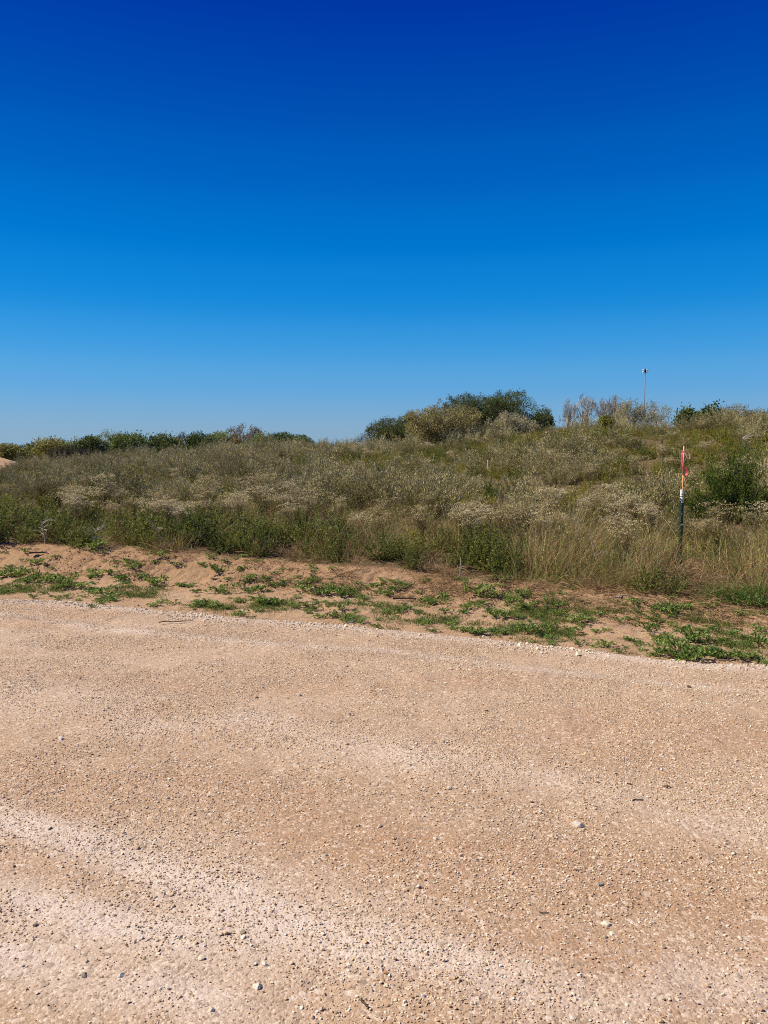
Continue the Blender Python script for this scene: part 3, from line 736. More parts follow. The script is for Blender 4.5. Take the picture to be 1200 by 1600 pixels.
# dry twiggy brush along the lip of the bank
rg, x, y, u, r, px = field_pts(16000, 561, -.35)
d_ = sstep(-.35, .1, u) * sstep(1.6, .6, u) * np.interp(px, [0, 300, 600, 900], [.25, .45, .8, 1.0])
k = rg.random(len(x)) < d_ * .55; x, y, u = x[k], y[k], u[k]
put_stuff('dry_brush', P_twig, x, y, rg.uniform(.45, 1.1, len(x)) * np.interp(u, [-.3, .3], [.45, 1]), rg, 'dry brown twiggy brush along the lip of the sand bank', .3)

# straw litter on the sand below the tall grass
def straw(rg):
    g = Geo()
    for k in range(26):
        a = rg.uniform(0, 6.28); p = rg.normal(size=3) * np.array([.09, .09, .006]); d = np.array([math.cos(a), math.sin(a), rg.normal() * .12]) * rg.uniform(.05, .2)
        g.ribbon([p, p + d * .5 + [0, 0, .008], p + d], .004, .003, np.array([1, .92, .8]) * math.exp(rg.normal() * .25), rg)
    return g
P_straw = [straw(RG(450 + k)).mesh('straw', M_twig) for k in range(4)]
n = 5200; s = rng.uniform(-10, 4.2, n); uu = rng.uniform(.9, 2.9, n); x, y = xy_of(s, edge_d(s) + uu)
k = rng.random(n) < np.interp(s, [-9, -5, -2.5, 0], [.10, .15, .45, .75]) * sstep(1.1, 2.1, uu) * np.clip(.6 + 1.4 * fbm(x, y, .6, 3, 571), 0, 1); x, y = x[k], y[k]
z = surf_h(x, y) + .01; m_ = len(x)
scatter('straw_litter', P_straw, np.stack([x, y, z], 1), np.stack([rng.normal(size=m_) * .15, rng.normal(size=m_) * .15, rng.uniform(0, 6.28, m_)], 1),
        np.repeat(rng.uniform(.6, 1.2, (m_, 1)), 3, 1), rng.integers(0, 4, m_), 'brown straw and dead stems lying at the foot of the grass')
# short turf on the shoulder
n = 26000; s = rng.uniform(-11, 4.5, n); uu = rng.uniform(.04, 2.1, n); x, y = xy_of(s, edge_d(s) + uu)
strip = np.exp(-((uu - np.interp(s, [-9, -6, -3, 0, 3], [.95, .8, .75, .7, .65])) / .35) ** 2)
right_ = sstep(-3.2, -1.0, s) * np.exp(-((uu - 1.45) / .4) ** 2) * .9
k = rng.random(n) < (.32 * strip + .42 * right_) * sstep(.08, .5, fbm(x, y, .38, 3, 581) + .10); x, y = x[k], y[k]; m_ = len(x)
scatter('shoulder_turf', P_turf, np.stack([x, y, surf_h(x, y) - .004], 1), np.stack([rng.normal(size=m_) * .1, rng.normal(size=m_) * .1, rng.uniform(0, 6.28, m_)], 1),
        np.repeat(rng.uniform(.6, 1.3, (m_, 1)), 3, 1), rng.integers(0, 4, m_), 'patchy short green grass on the sandy shoulder')

# ------------------------------------------------------------------ sprawling weeds on the sand (px, py of the middle, width in px)
WEEDS = [(40, 862, 15), (55, 878, 26), (15, 884, 14), (147, 858, 30), (197, 875, 18), (210, 887, 26), (250, 869, 28), (272, 880, 15), (315, 880, 15),
 (337, 893, 32), (385, 875, 9), (153, 898, 30), (5, 899, 32), (30, 901, 32), (55, 906, 32), (80, 908, 30), (103, 909, 34), (128, 916, 34), (146, 924, 32),
 (163, 930, 30), (100, 917, 24), (190, 904, 26), (218, 900, 20), (243, 913, 38), (283, 913, 18), (307, 923, 18), (347, 923, 38), (390, 905, 26), (387, 923, 22),
 (173, 936, 28), (273, 942, 18), (300, 946, 24), (328, 946, 32), (356, 949, 22), (377, 960, 24), (15, 923, 20), (38, 923, 12), (52, 933, 14), (143, 947, 13),
 (80, 929, 8), (487, 884, 13), (492, 901, 16), (440, 914, 20), (417, 903, 13), (477, 921, 38), (407, 921, 24), (413, 943, 38), (433, 943, 28), (460, 948, 24),
 (477, 944, 22), (493, 952, 24), (513, 928, 38), (533, 931, 32), (550, 925, 26), (573, 918, 22), (570, 936, 22), (533, 951, 28), (543, 967, 30), (520, 963, 24),
 (607, 929, 20), (587, 924, 16), (623, 954, 18), (620, 963, 12), (638, 914, 15), (590, 978, 14), (677, 938, 24), (693, 934, 18), (727, 908, 22), (747, 928, 46),
 (730, 948, 28), (770, 961, 32), (790, 964, 26), (707, 981, 24), (747, 988, 38), (663, 974, 28), (783, 908, 28), (797, 938, 24), (817, 931, 28), (820, 951, 38),
 (850, 941, 22), (872, 948, 28), (893, 918, 15), (900, 971, 42), (923, 968, 28), (890, 984, 24), (827, 988, 36), (806, 984, 24), (930, 986, 18), (993, 943, 30),
 (1037, 954, 36), (1053, 959, 28), (1017, 968, 24), (1013, 984, 30), (1077, 949, 20), (1110, 948, 24), (1067, 983, 22), (1080, 1000, 46), (1037, 1005, 42),
 (1057, 1017, 42), (1083, 1029, 50), (1120, 1026, 38), (1033, 1022, 36), (1160, 1029, 42), (1140, 1008, 30), (1147, 991, 24), (1187, 984, 28), (1190, 1008, 38),
 (1160, 961, 26), (1177, 948, 36), (1120, 930, 24), (947, 1008, 30), (903, 1005, 20), (863, 1000, 22), (1197, 1037, 14), (967, 1018, 18)]
WL = {(55, 878): 'green weed with a grey shaded side on the left end of the sand bank', (147, 858): 'pale green weed at the very top of the sand bank under dark brush',
 (250, 869): 'green weed spilling over the crest of the sand bank', (337, 893): 'low spreading weed halfway down the sand bank beside bare sand',
 (377, 960): 'small dark weed standing in the pale chips of the gravel edge', (747, 928): 'broad leafy weed mound below the twiggy brush in the middle',
 (727, 908): 'bright green weed with upright leaves beneath a pale dead stalk', (783, 908): 'dark weed with large grey green leaves tucked under the brush',
 (900, 971): 'wide dark green weed spread over sand in the right half', (947, 1008): 'single leafy weed touching the gravel below bare sand',
 (1083, 1029): 'largest green weed lapping over the pale gravel edge on the right', (747, 988): 'weed with toothed leaves right against the gravel in the middle',
 (543, 967): 'grassy green weed in front of its patch beside the gravel', (1197, 1037): 'tiny weed cut by the right border at the gravel edge',
 (1177, 948): 'tall bushy weed under the green grass tussock', (147 + 6, 898): 'flat weed at the foot of the bare sand slope',
 (487, 884): 'small upright weed alone on the sand bank above another', (492, 901): 'small dark weed alone on the sand bank below another',
 (52, 933): 'small flat weed alone on the sand close to the gravel at the left', (143, 947): 'flattened dark weed lying on the gravel rim at the left',
 (638, 914): 'small grey green weed between brush and a fallen dark stick'}
rgw = RG(600)
for (wx, wy, ww) in WEEDS:
    p = spot(wx, wy + 3); dist = math.hypot(p[0], p[1])
    o = link(bpy.data.objects.new('sprawling_weed', P_spr[int(rgw.integers(0, 8))]))
    k = ww / 1200 * dist / .37
    o.location = (p[0], p[1], float(surf_h(np.array([p[0]]), np.array([p[1]]))[0]) - .004)
    o.rotation_euler = (rgw.normal() * .06, rgw.normal() * .06, rgw.uniform(0, 6.28)); o.scale = (k * 1.08, k * 1.08, k * rgw.uniform(1.2, 2.0))
    s, d = sd_of(p[0], p[1]); u = d - float(edge_d(s))
    if (wx, wy) in WL: meta(o, WL[(wx, wy)], 'weed')
    elif u < .35: meta(o, 'leafy green weed sprawling along the pale gravel edge', 'weed', 'green weeds beside the gravel edge')
    elif u < 1.25: meta(o, 'leafy green weed in the strip between gravel and sand bank', 'weed', 'green weeds in the strip below the bank')
    else: meta(o, 'small green weed growing on the slope of the sand bank', 'weed', 'green weeds on the sand bank')
# seedlings filling in around the strip
n = 460; ii = rgw.integers(0, len(WEEDS), n); X = []; Y = []
for i in ii:
    p = spot(WEEDS[i][0] + rgw.normal() * 30, WEEDS[i][1] + rgw.normal() * 8); X.append(p[0]); Y.append(p[1])
X = np.array(X); Y = np.array(Y); s, d = sd_of(X, Y); k = (d - edge_d(s)) > .06; X, Y = X[k], Y[k]; m_ = len(X)
scatter('weed_seedlings', P_spr, np.stack([X, Y, surf_h(X, Y) - .003], 1), np.stack([rgw.normal(size=m_) * .1, rgw.normal(size=m_) * .1, rgw.uniform(0, 6.28, m_)], 1),
        np.repeat(rgw.uniform(.18, .5, (m_, 1)), 3, 1), rgw.integers(0, 8, m_), 'tiny green seedlings between the weeds on the sand')

# ------------------------------------------------------------------ woody plants and trees
def grow(rg, base, h, wd, n_limbs=7, levels=3, r0=.05, spread=.9, kids=4, bend=.25):
    """limbs of a crown: returns list of (points, r0, r1, level) inside an ellipsoid wd x h above base"""
    out = []
    def rec(p, d, L, r, lv):
        m = 4; pts = [p]; q = p.copy(); dd = d.copy()
        for k in range(m - 1):
            dd = dd + rg.normal(size=3) * bend * .4 + np.array([0, 0, .05]); dd /= np.linalg.norm(dd); q = q + dd * L / (m - 1); pts.append(q.copy())
        out.append((np.array(pts), r, r * .55, lv))
        if lv < levels:
            for k in range(kids):
                t = rg.uniform(.35, 1.0); i = min(int(t * (m - 1)), m - 2); f = t * (m - 1) - i
                b = pts[i] + (pts[i + 1] - pts[i]) * f
                nd = dd + rg.normal(size=3) * .62; nd /= np.linalg.norm(nd)
                rec(b, nd, L * rg.uniform(.5, .75), r * .5, lv + 1)
    for k in range(n_limbs):
        ph = 2 * math.pi * (k + rg.uniform(-.3, .3)) / n_limbs; th = rg.uniform(.15, spread)
        d = np.array([math.sin(th) * math.cos(ph) * wd / h * 1.3, math.sin(th) * math.sin(ph) * wd / h * 1.3, math.cos(th)]); d /= np.linalg.norm(d)
        rec(np.array(base, float) + rg.normal(size=3) * [.05, .05, 0], d, h * .48 * rg.uniform(.8, 1.1) / max(d[2], .55) ** .3, r0, 1)
    return out
def tree(name, px, ytop, wpx, r, mat, label, cat='tree', seed=0, group=None, trunk_h=.12, leaf=(.10, .05), dens=1.0, open_=0.0, levels=3, bare=False,
         barkmat=None, hmul=1.0, lobes=7, squash=1.0, zbase=None):
    """a crown whose top shows at (px, ytop) in the photograph when it stands r metres away"""
    rg = RG(seed + 1000); top = at(px, ytop, r); x, y = top[0], top[1]
    z0 = GZ(x, y) - .05 if zbase is None else zbase
    H = max(top[2] - z0, .5) * hmul; W = wpx / 1200.0 * r * 1.14
    t = empty(name, (x, y, z0), rg.uniform(0, 6.28) if False else 0); meta(t, label, cat, group)
    th = H * trunk_h
    g = Geo(); nt_ = 1 if trunk_h > .15 else 4
    for k in range(nt_):
        b = rg.normal(size=3) * [.04 * nt_, .04 * nt_, 0] ; g.tube([b - [0, 0, .1], b * 1.3 + [0, 0, th * .6], b * 1.6 + [rg.normal() * .05, 0, th * 1.15]], .035 * H ** .8 + .01, .028 * H ** .8, np.array([1, 1, 1.0]), 6)
    br = grow(rg, (0, 0, th), H - th, W * .5, 7 if not bare else 6, levels, .012 * H + .008, 1.0, 4 if not bare else 5)
    P = np.concatenate([b[0] for b in br]); ext = np.percentile(np.abs(P[:, :2]), 93, axis=0); zz = np.percentile(P[:, 2], 97) - th
    sx, sy, sz = W * .5 / max(ext[0], .01) * .98, W * .5 / max(ext[1], .01) * .98, (H - th) / zz * .98
    zc, hz, hx = th + (H - th) * .35, (H - th) * .66, W * .52
    def T(p):
        q = np.stack([p[:, 0] * sx, p[:, 1] * sy, th + (p[:, 2] - th) * sz], 1); e = q - [0, 0, zc]
        m_ = np.sqrt((e[:, 0] / hx) ** 2 + (e[:, 1] / hx) ** 2 + (e[:, 2] / hz) ** 2); k_ = np.where(m_ > .9, (.9 + .25 * (1 - np.exp(-(m_ - .9) * 1.6))) / np.maximum(m_, 1e-6), 1)
        return np.array([0, 0, zc]) + e * np.where(q[:, 2] > zc * .5, k_, 1)[:, None]
    twig_w = .014 if bare else .010
    for pts, a, b_, lv in br:
        q = T(pts)
        if lv <= 1: g.tube(q, a, b_, (1, 1, 1), 5)
        else: g.ribbon(q, max(a * 1.6, twig_w * r / 60), max(b_ * 1.4, twig_w * .7 * r / 60), (1.05, 1.0, .95), rg, side=np.array([1.0, .3, 0]) if lv % 2 else None)
    g.obj('trunk', barkmat or M_bark, t)
    if mat is not None:
        tips = [T(b[0]) for b in br if b[3] >= levels - 1]; A_ = np.concatenate([q[1:] for q in tips])
        n = int(6200 * dens * max(.5, min(1.6, W / 3)))
        # lobed shell plus the branch ends: uneven outline with gaps
        LB = dirs(rg, lobes, 1.35, .6) * np.array([W * .33, W * .33, (H - th) * .50]) + np.array([0, 0, th + (H - th) * .26])
        LR = rg.uniform(.55, 1.0, lobes)
        i = rg.integers(0, lobes, n); dv_ = rg.normal(size=(n, 3)); dv_ /= np.linalg.norm(dv_, axis=1, keepdims=True)
        rad = rg.random((n, 1)) ** .45 * LR[i][:, None]
        Q1 = LB[i] + dv_ * rad * np.array([W * .24, W * .24, (H - th) * .27])
        Q2 = A_[rg.integers(0, len(A_), n)] + rg.normal(size=(n, 3)) * leaf[0] * .8
        dm = rg.normal(size=(n, 3)); dm /= np.linalg.norm(dm, axis=1, keepdims=True); Q3 = np.array([0, 0, zc]) + dm * rg.random((n, 1)) ** .3 * np.array([hx * .9, hx * .9, hz * .93])
        Q3 = Q3 * (1 + .0 * Q3); Q1 = np.where(rg.random((n, 1)) < .45, Q3, Q1); Q = np.where(rg.random((n, 1)) < open_, Q2, Q1)
        Q = Q[fbm(Q[:, 0] * 1.3 + Q[:, 2], Q[:, 1] + Q[:, 2] * 1.7, W * .16, 2, seed) > -.32 - .3 * (1 - open_)]
        Q[:, 2] = np.maximum(Q[:, 2], .04)
        g2 = Geo(); Dd = rg.normal(size=Q.shape) + np.array([0, 0, .5])
        cl = np.repeat(np.exp(fbm(Q[:, 0] + 5, Q[:, 1] + Q[:, 2], W * .2, 2, seed + 7) * .45)[:, None], 3, 1)
        g2.leaves(Q, Dd, leaf[0] * rg.uniform(.6, 1.4, len(Q)), leaf[1] * rg.uniform(.7, 1.3, len(Q)), tints(rg, len(Q), .25, .07) * cl, rg)
        g2.obj('crown', mat, t)
    return t
M_ever = leafmat('evergreen_leaf', (.09, .125, .026), (.14, .18, .04), .2)
M_mesq = leafmat('mesquite_leaf', (.105, .125, .034), (.12, .135, .038), .3)
M_olive = leafmat('olive_leaf', (.24, .22, .05), (.28, .25, .06), .35)
M_brown = leafmat('autumn_leaf', (.20, .145, .06), (.24, .165, .075), .3)
M_tan = leafmat('tan_leaf', (.30, .26, .105), (.34, .29, .12), .35)
M_tang = leafmat('straw_leaf', (.33, .30, .17), (.38, .34, .20), .35)
M_loose = leafmat('loose_green_leaf', (.19, .22, .07), (.22, .25, .08), .35)
M_purple = leafmat('bare_thicket_twig', (.085, .066, .056), (.10, .08, .066), .1, .8, .1)
M_grayb = leafmat('grey_bark', (.42, .385, .31), (.47, .43, .35), 0, .9, .1)
M_juni = leafmat('juniper_spray', (.045, .075, .014), (.05, .08, .016), .35)

# line of trees far beyond the left part of the field
FAR = [(10, 690, 44, M_olive, 'dark olive tree at the left border above the pale sand patch', 0), (44, 691, 34, M_ever, 'low dark tree second from the left border on the skyline', 0),
 (76, 682, 46, M_olive, 'yellowish olive tree above the strip of brown thicket', .2), (104, 686, 32, M_purple, 'thin brown twiggy tree beside the yellowish olive one', .8),
 (143, 678, 42, M_ever, 'rounded dark green tree between brown thicket and tall loose tree', 0), (176, 671, 44, M_loose, 'tall loose grey green tree with ragged bare top twigs', .85),
 (199, 673, 52, M_ever, 'dense dark tree growing inside the tall loose one', .2), (222, 681, 34, M_loose, 'small loose grey green tree filling a skyline gap', .6),
 (250, 675, 52, M_ever, 'broad deep green tree with a flat crown left of grey twigs', .1), (284, 677, 30, M_purple, 'grey twiggy tree squeezed between two dense green ones', .85),
 (312, 673, 54, M_ever, 'smooth domed dark green tree on the left skyline', 0), (345, 674, 46, M_loose, 'lighter green bushy tree beside the domed dark one', .2),
 (384, 663, 48, M_brown, 'open brownish autumn tree, the tallest of the left skyline', .9), (414, 675, 30, M_loose, 'small thin grey tree right of the brownish autumn tree', .8),
 (438, 673, 50, M_ever, 'low wide deep green tree near the right end of the tree line', 0), (468, 677, 42, M_ever, 'last low green tree where the left tree line tapers out', 0),
 (27, 693, 30, M_ever, 'small dark shrub tree filling the gap beside the leftmost olive tree', .1), (122, 686, 30, M_loose, 'low pale green tree behind the brown thicket', .4),
 (268, 681, 34, M_olive, 'low olive shrub tree below the grey twigs', .1), (330, 681, 34, M_ever, 'low green filler tree right beside the smooth domed one', .1),
 (364, 680, 32, M_ever, 'low green tree under the left side of the brownish autumn tree', .1), (402, 681, 34, M_loose, 'pale low bush under the right side of the brownish autumn tree', .4),
 (452, 678, 34, M_ever, 'small dark tree between the last two low wide ones', .1)]
for i, (px_, yt, wp, mt, lb, op) in enumerate(FAR):
    tree('horizon_tree', px_, yt, wp * 1.14, 78 + (i * 7) % 13, mt, lb, 'tree', 10 + i, 'trees along the left skyline', leaf=(.17, .10) if op < .5 else (.15, .06), dens=.5 if op > .5 else .85, open_=op)
for i, (px_, yt, wp) in enumerate([(92, 695, 30), (112, 694, 34), (134, 697, 24)]):
    tree('thicket', px_, yt, wp, 54, None, ['low purplish brown leafless thicket, left piece of three', 'low purplish brown leafless thicket, middle piece of three', 'low purplish brown leafless thicket, right piece of three'][i],
         'thicket', 40 + i, 'brown thickets before the tree line', trunk_h=.03, bare=True, levels=4, barkmat=M_purple)
# the mound
tree('mesquite_tree', 733, 612, 84, 42, M_mesq, 'dark feathery tree behind the tan bush on the mound, left crown', 'tree', 50, 'dark trees crowning the mound', leaf=(.085, .034), dens=3.4, open_=.25, trunk_h=.1, lobes=9)
tree('mesquite_tree', 793, 609, 118, 42.5, M_mesq, 'widest dark feathery tree on top of the mound, right crown', 'tree', 51, 'dark trees crowning the mound', leaf=(.085, .034), dens=4.0, open_=.2, trunk_h=.1, lobes=10)
tree('mesquite_tree', 650, 640, 66, 44, M_mesq, 'small dark tree left of the tan bush on the mound', 'tree', 52, 'dark trees crowning the mound', leaf=(.085, .034), dens=2.8, open_=.3)
tree('mesquite_tree', 608, 652, 60, 45, M_mesq, 'low dark bush tree sloping down the left foot of the mound', 'tree', 53, 'dark trees crowning the mound', leaf=(.085, .034), dens=2.8, open_=.3)
tree('mesquite_tree', 632, 662, 44, 45.5, M_mesq, 'low dark thicket tree filling between two small mound trees', 'tree', 54, 'dark trees crowning the mound', leaf=(.085, .034), dens=2.8, open_=.3)
tree('thicket', 580, 669, 44, 45, M_purple, 'thin greyish brown twigs at the left end of the mound trees', 'thicket', 55, None, leaf=(.06, .02), dens=.5, open_=.9, levels=4, trunk_h=.04)
tree('tan_bush', 695, 628, 112, 37, M_tan, 'large rounded tan autumn bush in front of the dark mound trees', 'bush', 56, None, leaf=(.075, .036), dens=3.0, open_=.35, trunk_h=.05, lobes=12)
tree('tan_bush', 668, 648, 62, 36.5, M_tan, 'lower left shoulder of tan foliage beside the large tan bush', 'bush', 156, None, leaf=(.075, .036), dens=2.0, open_=.3, trunk_h=.05, lobes=8)
tree('tan_bush', 800, 645, 72, 36, M_tang, 'straw coloured bush below the right crown of the mound trees', 'bush', 57, None, leaf=(.07, .03), dens=2.0, open_=.45, trunk_h=.05, lobes=9)
tree('evergreen_shrub', 848, 637, 36, 44, M_ever, 'small dark evergreen shrub at the right end of the mound', 'shrub', 58, None, leaf=(.12, .06), dens=1.2, open_=0)
# bare trees and bushes on the right skyline
for i, (px_, yt, wp, lb) in enumerate([(889, 622, 26, 'leftmost leafless grey tree on the skyline, leaning outward'), (915, 614, 34, 'tallest leafless grey tree of the skyline group'),
                                       (944, 620, 22, 'slim leafless grey tree between two fuller ones'), (962, 615, 28, 'leafless grey tree touching the straw coloured bushes')]):
    tree('bare_tree', px_, yt, wp * 1.0, 39, None, lb, 'tree', 63 + i, 'leafless trees on the skyline', trunk_h=.22, bare=True, levels=4, barkmat=M_grayb)
tree('straw_bush', 984, 622, 44, 38, M_tang, 'domed straw coloured bush beside the leafless trees', 'bush', 70, None, leaf=(.07, .028), dens=1.8, open_=.6, trunk_h=.05, barkmat=M_grayb, lobes=9)
tree('straw_bush', 1022, 624, 50, 38, M_tang, 'loose straw coloured bush at the foot of the tall mast', 'bush', 71, None, leaf=(.065, .024), dens=1.3, open_=.85, trunk_h=.05, barkmat=M_grayb, levels=4)
tree('green_shrub', 948, 645, 24, 32, M_forb, 'single bright green shrub below the leafless trees', 'shrub', 72, None, leaf=(.07, .035), dens=.9, open_=0)
tree('evergreen_shrub', 1075, 633, 34, 42, M_ever, 'dark evergreen clump left on the right skyline', 'shrub', 73, None, leaf=(.14, .08), dens=.9, open_=.1)
tree('evergreen_shrub', 1112, 630, 42, 42, M_ever, 'dark chunky evergreen clump just left of the pale brush', 'shrub', 74, None, leaf=(.14, .08), dens=1.0, open_=.1)
tree('brush_bush', 1148, 631, 36, 34, M_tang, 'pale upright brush right of the evergreen clumps', 'bush', 75, None, leaf=(.07, .022), dens=1.0, open_=.8, trunk_h=.05, barkmat=M_grayb)
tree('brush_bush', 1185, 637, 44, 34, M_sage, 'grey brown brush by the right border of the skyline', 'bush', 76, None, leaf=(.07, .022), dens=1.2, open_=.6, trunk_h=.05)

# juniper near the post
def juniper(x, y, z, W, H, seed):
    rg = RG(seed); t = empty('juniper_bush', (x, y, z)); meta(t, 'dense dark green juniper bush behind the pink topped post', 'bush')
    n = 170; D = dirs(rg, n, 1.5, .7); L = 1 / np.sqrt((D[:, 0] ** 2 + D[:, 1] ** 2) / (W / 2) ** 2 + D[:, 2] ** 2 / H ** 2) * rg.uniform(.62, 1.12, n)
    L *= 1 + .18 * np.sin(4 * np.arctan2(D[:, 1], D[:, 0]) + 1)
    S = stems_arc(rg, D, L, .25, 5, .04); S[..., 2] = np.maximum(S[..., 2], .05)
    g = Geo()
    for k in range(n): g.ribbon(S[k], .016, .005, (1, 1, 1), rg)
    g.tube([[0, 0, -.1], [.02, 0, .2], [0, .02, .5]], .05, .03, (1, 1, 1), 7)
    g.obj('trunk', M_bark, t)
    P, Dd, tt = along(rg, S, 170, .25, 1.05, .65); P = P + rg.normal(size=P.shape) * .035; Dd = Dd + rg.normal(size=P.shape) * .45 + np.array([0, 0, .3])
    P[:, 2] = np.maximum(P[:, 2], .03)
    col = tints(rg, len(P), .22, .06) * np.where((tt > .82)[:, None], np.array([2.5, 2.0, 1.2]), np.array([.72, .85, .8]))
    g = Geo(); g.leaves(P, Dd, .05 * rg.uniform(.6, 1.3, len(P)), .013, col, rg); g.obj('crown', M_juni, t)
juniper(BUSH[0], BUSH[1], GZ(*BUSH) - .03, 1.75, 1.1, 81)
p = spot(-12, 850); t = put_things('dark_shrub', [leafy(RG(83), 60, 34, .6, .45, .05, .02).mesh('dark_shrub', M_ever)], np.array([p[0]]), np.array([p[1]]), np.array([.75]), RG(84),
                               'dark shrub cut by the left border above the sand bank', 'shrub', None)
p = spot(962, 898); put_things('dark_shrub', [leafy(RG(85), 40, 34, .42, .2, .05, .022, 1.0).mesh('dark_shrub', M_ever)], np.array([p[0]]), np.array([p[1]]), np.array([.8]), RG(86),
                               'small dark shrub standing in front of the tall straw grass', 'shrub', None)
M_gg = leafmat('fresh_grass', (.10, .15, .045), (.12, .17, .05), .35)
for (a, b, sc_, lb) in ((1150, 944, .62, 'fresh green arching grass tussock by the right border above the sand'), (1188, 946, .5, 'smaller green grass tussock cut by the right border'),
                        (1128, 936, .42, 'low green grass tussock at the left of the larger one')):
    p = spot(a, b); put_things('grass_tussock', [grass(RG(88 + a), 170, .55, .1, .010, 1.25, .0, False).mesh('grass_tussock', M_gg)], np.array([p[0]]), np.array([p[1]]), np.array([sc_ * 1.1]), RG(89 + a), lb, 'grass', 'green grass tussocks on the right')

# dead branches, stalks and sticks
def dead(px, py, size, lean, seed, label, name='dead_branch', mat=None, n=4, dr=.0, col=(1, 1, 1), width=.012):
    rg = RG(seed); p = spot(px, py); g = Geo()
    q = np.array([lean * size * .2, 0, 0])
    pts = [np.zeros(3) - [0, 0, .04], np.array([lean * .3, .02, .35]) * size, np.array([lean * .7, 0, .72]) * size, np.array([lean, .03, 1.0]) * size]
    g.tube(pts, width, width * .45, col, 5)
    for k in range(n):
        b = np.array(pts[1]) + (np.array(pts[3]) - np.array(pts[1])) * rg.random(); d = np.array([rg.choice([-1, 1]) * rg.uniform(.3, 1), rg.normal() * .4, rg.uniform(.05, .8)]) * size * rg.uniform(.25, .6)
        e = b + d; g.tube([b, b + d * .5 + [0, 0, .04 * size], e], width * .5, width * .22, col, 4)
        for j in range(3):
            b2 = b + d * rg.uniform(.3, 1); g.tube([b2, b2 + (d / np.linalg.norm(d) + rg.normal(size=3) * .6) * size * .18], width * .25, width * .14, col, 3)
    o = g.obj(name, mat or M_bleach); z = float(surf_h(np.array([p[0]]), np.array([p[1]]))[0]); o.location = (p[0], p[1], z)
    return meta(o, label, 'branch')
dead(71, 850, .30, -.15, 90, 'bleached forked dead branch before the dark weeds at the left', n=7, width=.011)
dead(145, 856, .26, .2, 91, 'bleached leaning dead branch above the sand bank at the left', n=6, width=.010)
dead(262, 862, .42, -.5, 92, 'pale dead stalk leaning left through the weed row', n=2, width=.007)
dead(719, 903, .24, .02, 93, 'pale bleached stalk standing upright above a bright weed', n=0, width=.008)
dead(938, 906, .55, -.25, 94, 'long pale dead stalk bent above the straw litter', n=2, width=.006)
dead(905, 880, .75, -.12, 95, 'thin pale stalk taller than the grass around it', n=2, width=.006)
dead(1182, 712, .5, -.9, 96, 'bleached dead branch lying in a dark gap of the hillside', n=5, width=.02)
def stick(px, py, L, ang, w, seed, label, mat, name='stick', lift=.01):
    rg = RG(seed); p = spot(px, py); g = Geo(); m = 6; t = np.linspace(-.5, .5, m)
    P = np.stack([t * L, rg.normal(size=m) * L * .05, np.full(m, w) + rg.normal(size=m) * w * .3 + lift], 1)
    g.tube(P, w, w * .6, (1, 1, 1), 6)
    b = P[3]; g.tube([b, b + np.array([L * .18, L * .12, w])], w * .5, w * .2, (1, 1, 1), 4)
    o = g.obj(name, mat); o.location = (p[0], p[1], float(surf_h(np.array([p[0]]), np.array([p[1]]))[0])); o.rotation_euler = (0, 0, ang); return meta(o, label, 'stick')
M_dkwood = solid('weathered_wood', (.10, .075, .055), .9, .1, noise=.3, nscale=30)
stick(632, 939, .24, -.1, .013, 100, 'short weathered dark stick lying on the sand in the middle', M_dkwood)
stick(970, 936, .26, .7, .008, 101, 'pale forked root end lying under the straw grass', M_bleach)
stick(275, 974, .30, .25, .006, 102, 'thin dark twig lying on the road near its edge', M_dkwood)
stick(570, 1576, .045, -1.0, .0035, 103, 'tiny dark twig on the gravel at the bottom', M_dkwood, lift=.002)
stick(850, 1428, .035, -.1, .002, 104, 'small brown twig on the gravel right of the middle', M_dkwood, lift=.002)
stick(997, 1253, .05, .1, .003, 105, 'short dark brown wood chip on the right of the road', M_dkwood, lift=.002)
stick(60, 868, .22, .5, .014, 106, 'dark charred root on top of the sand bank at the left', M_dkwood, lift=.02)

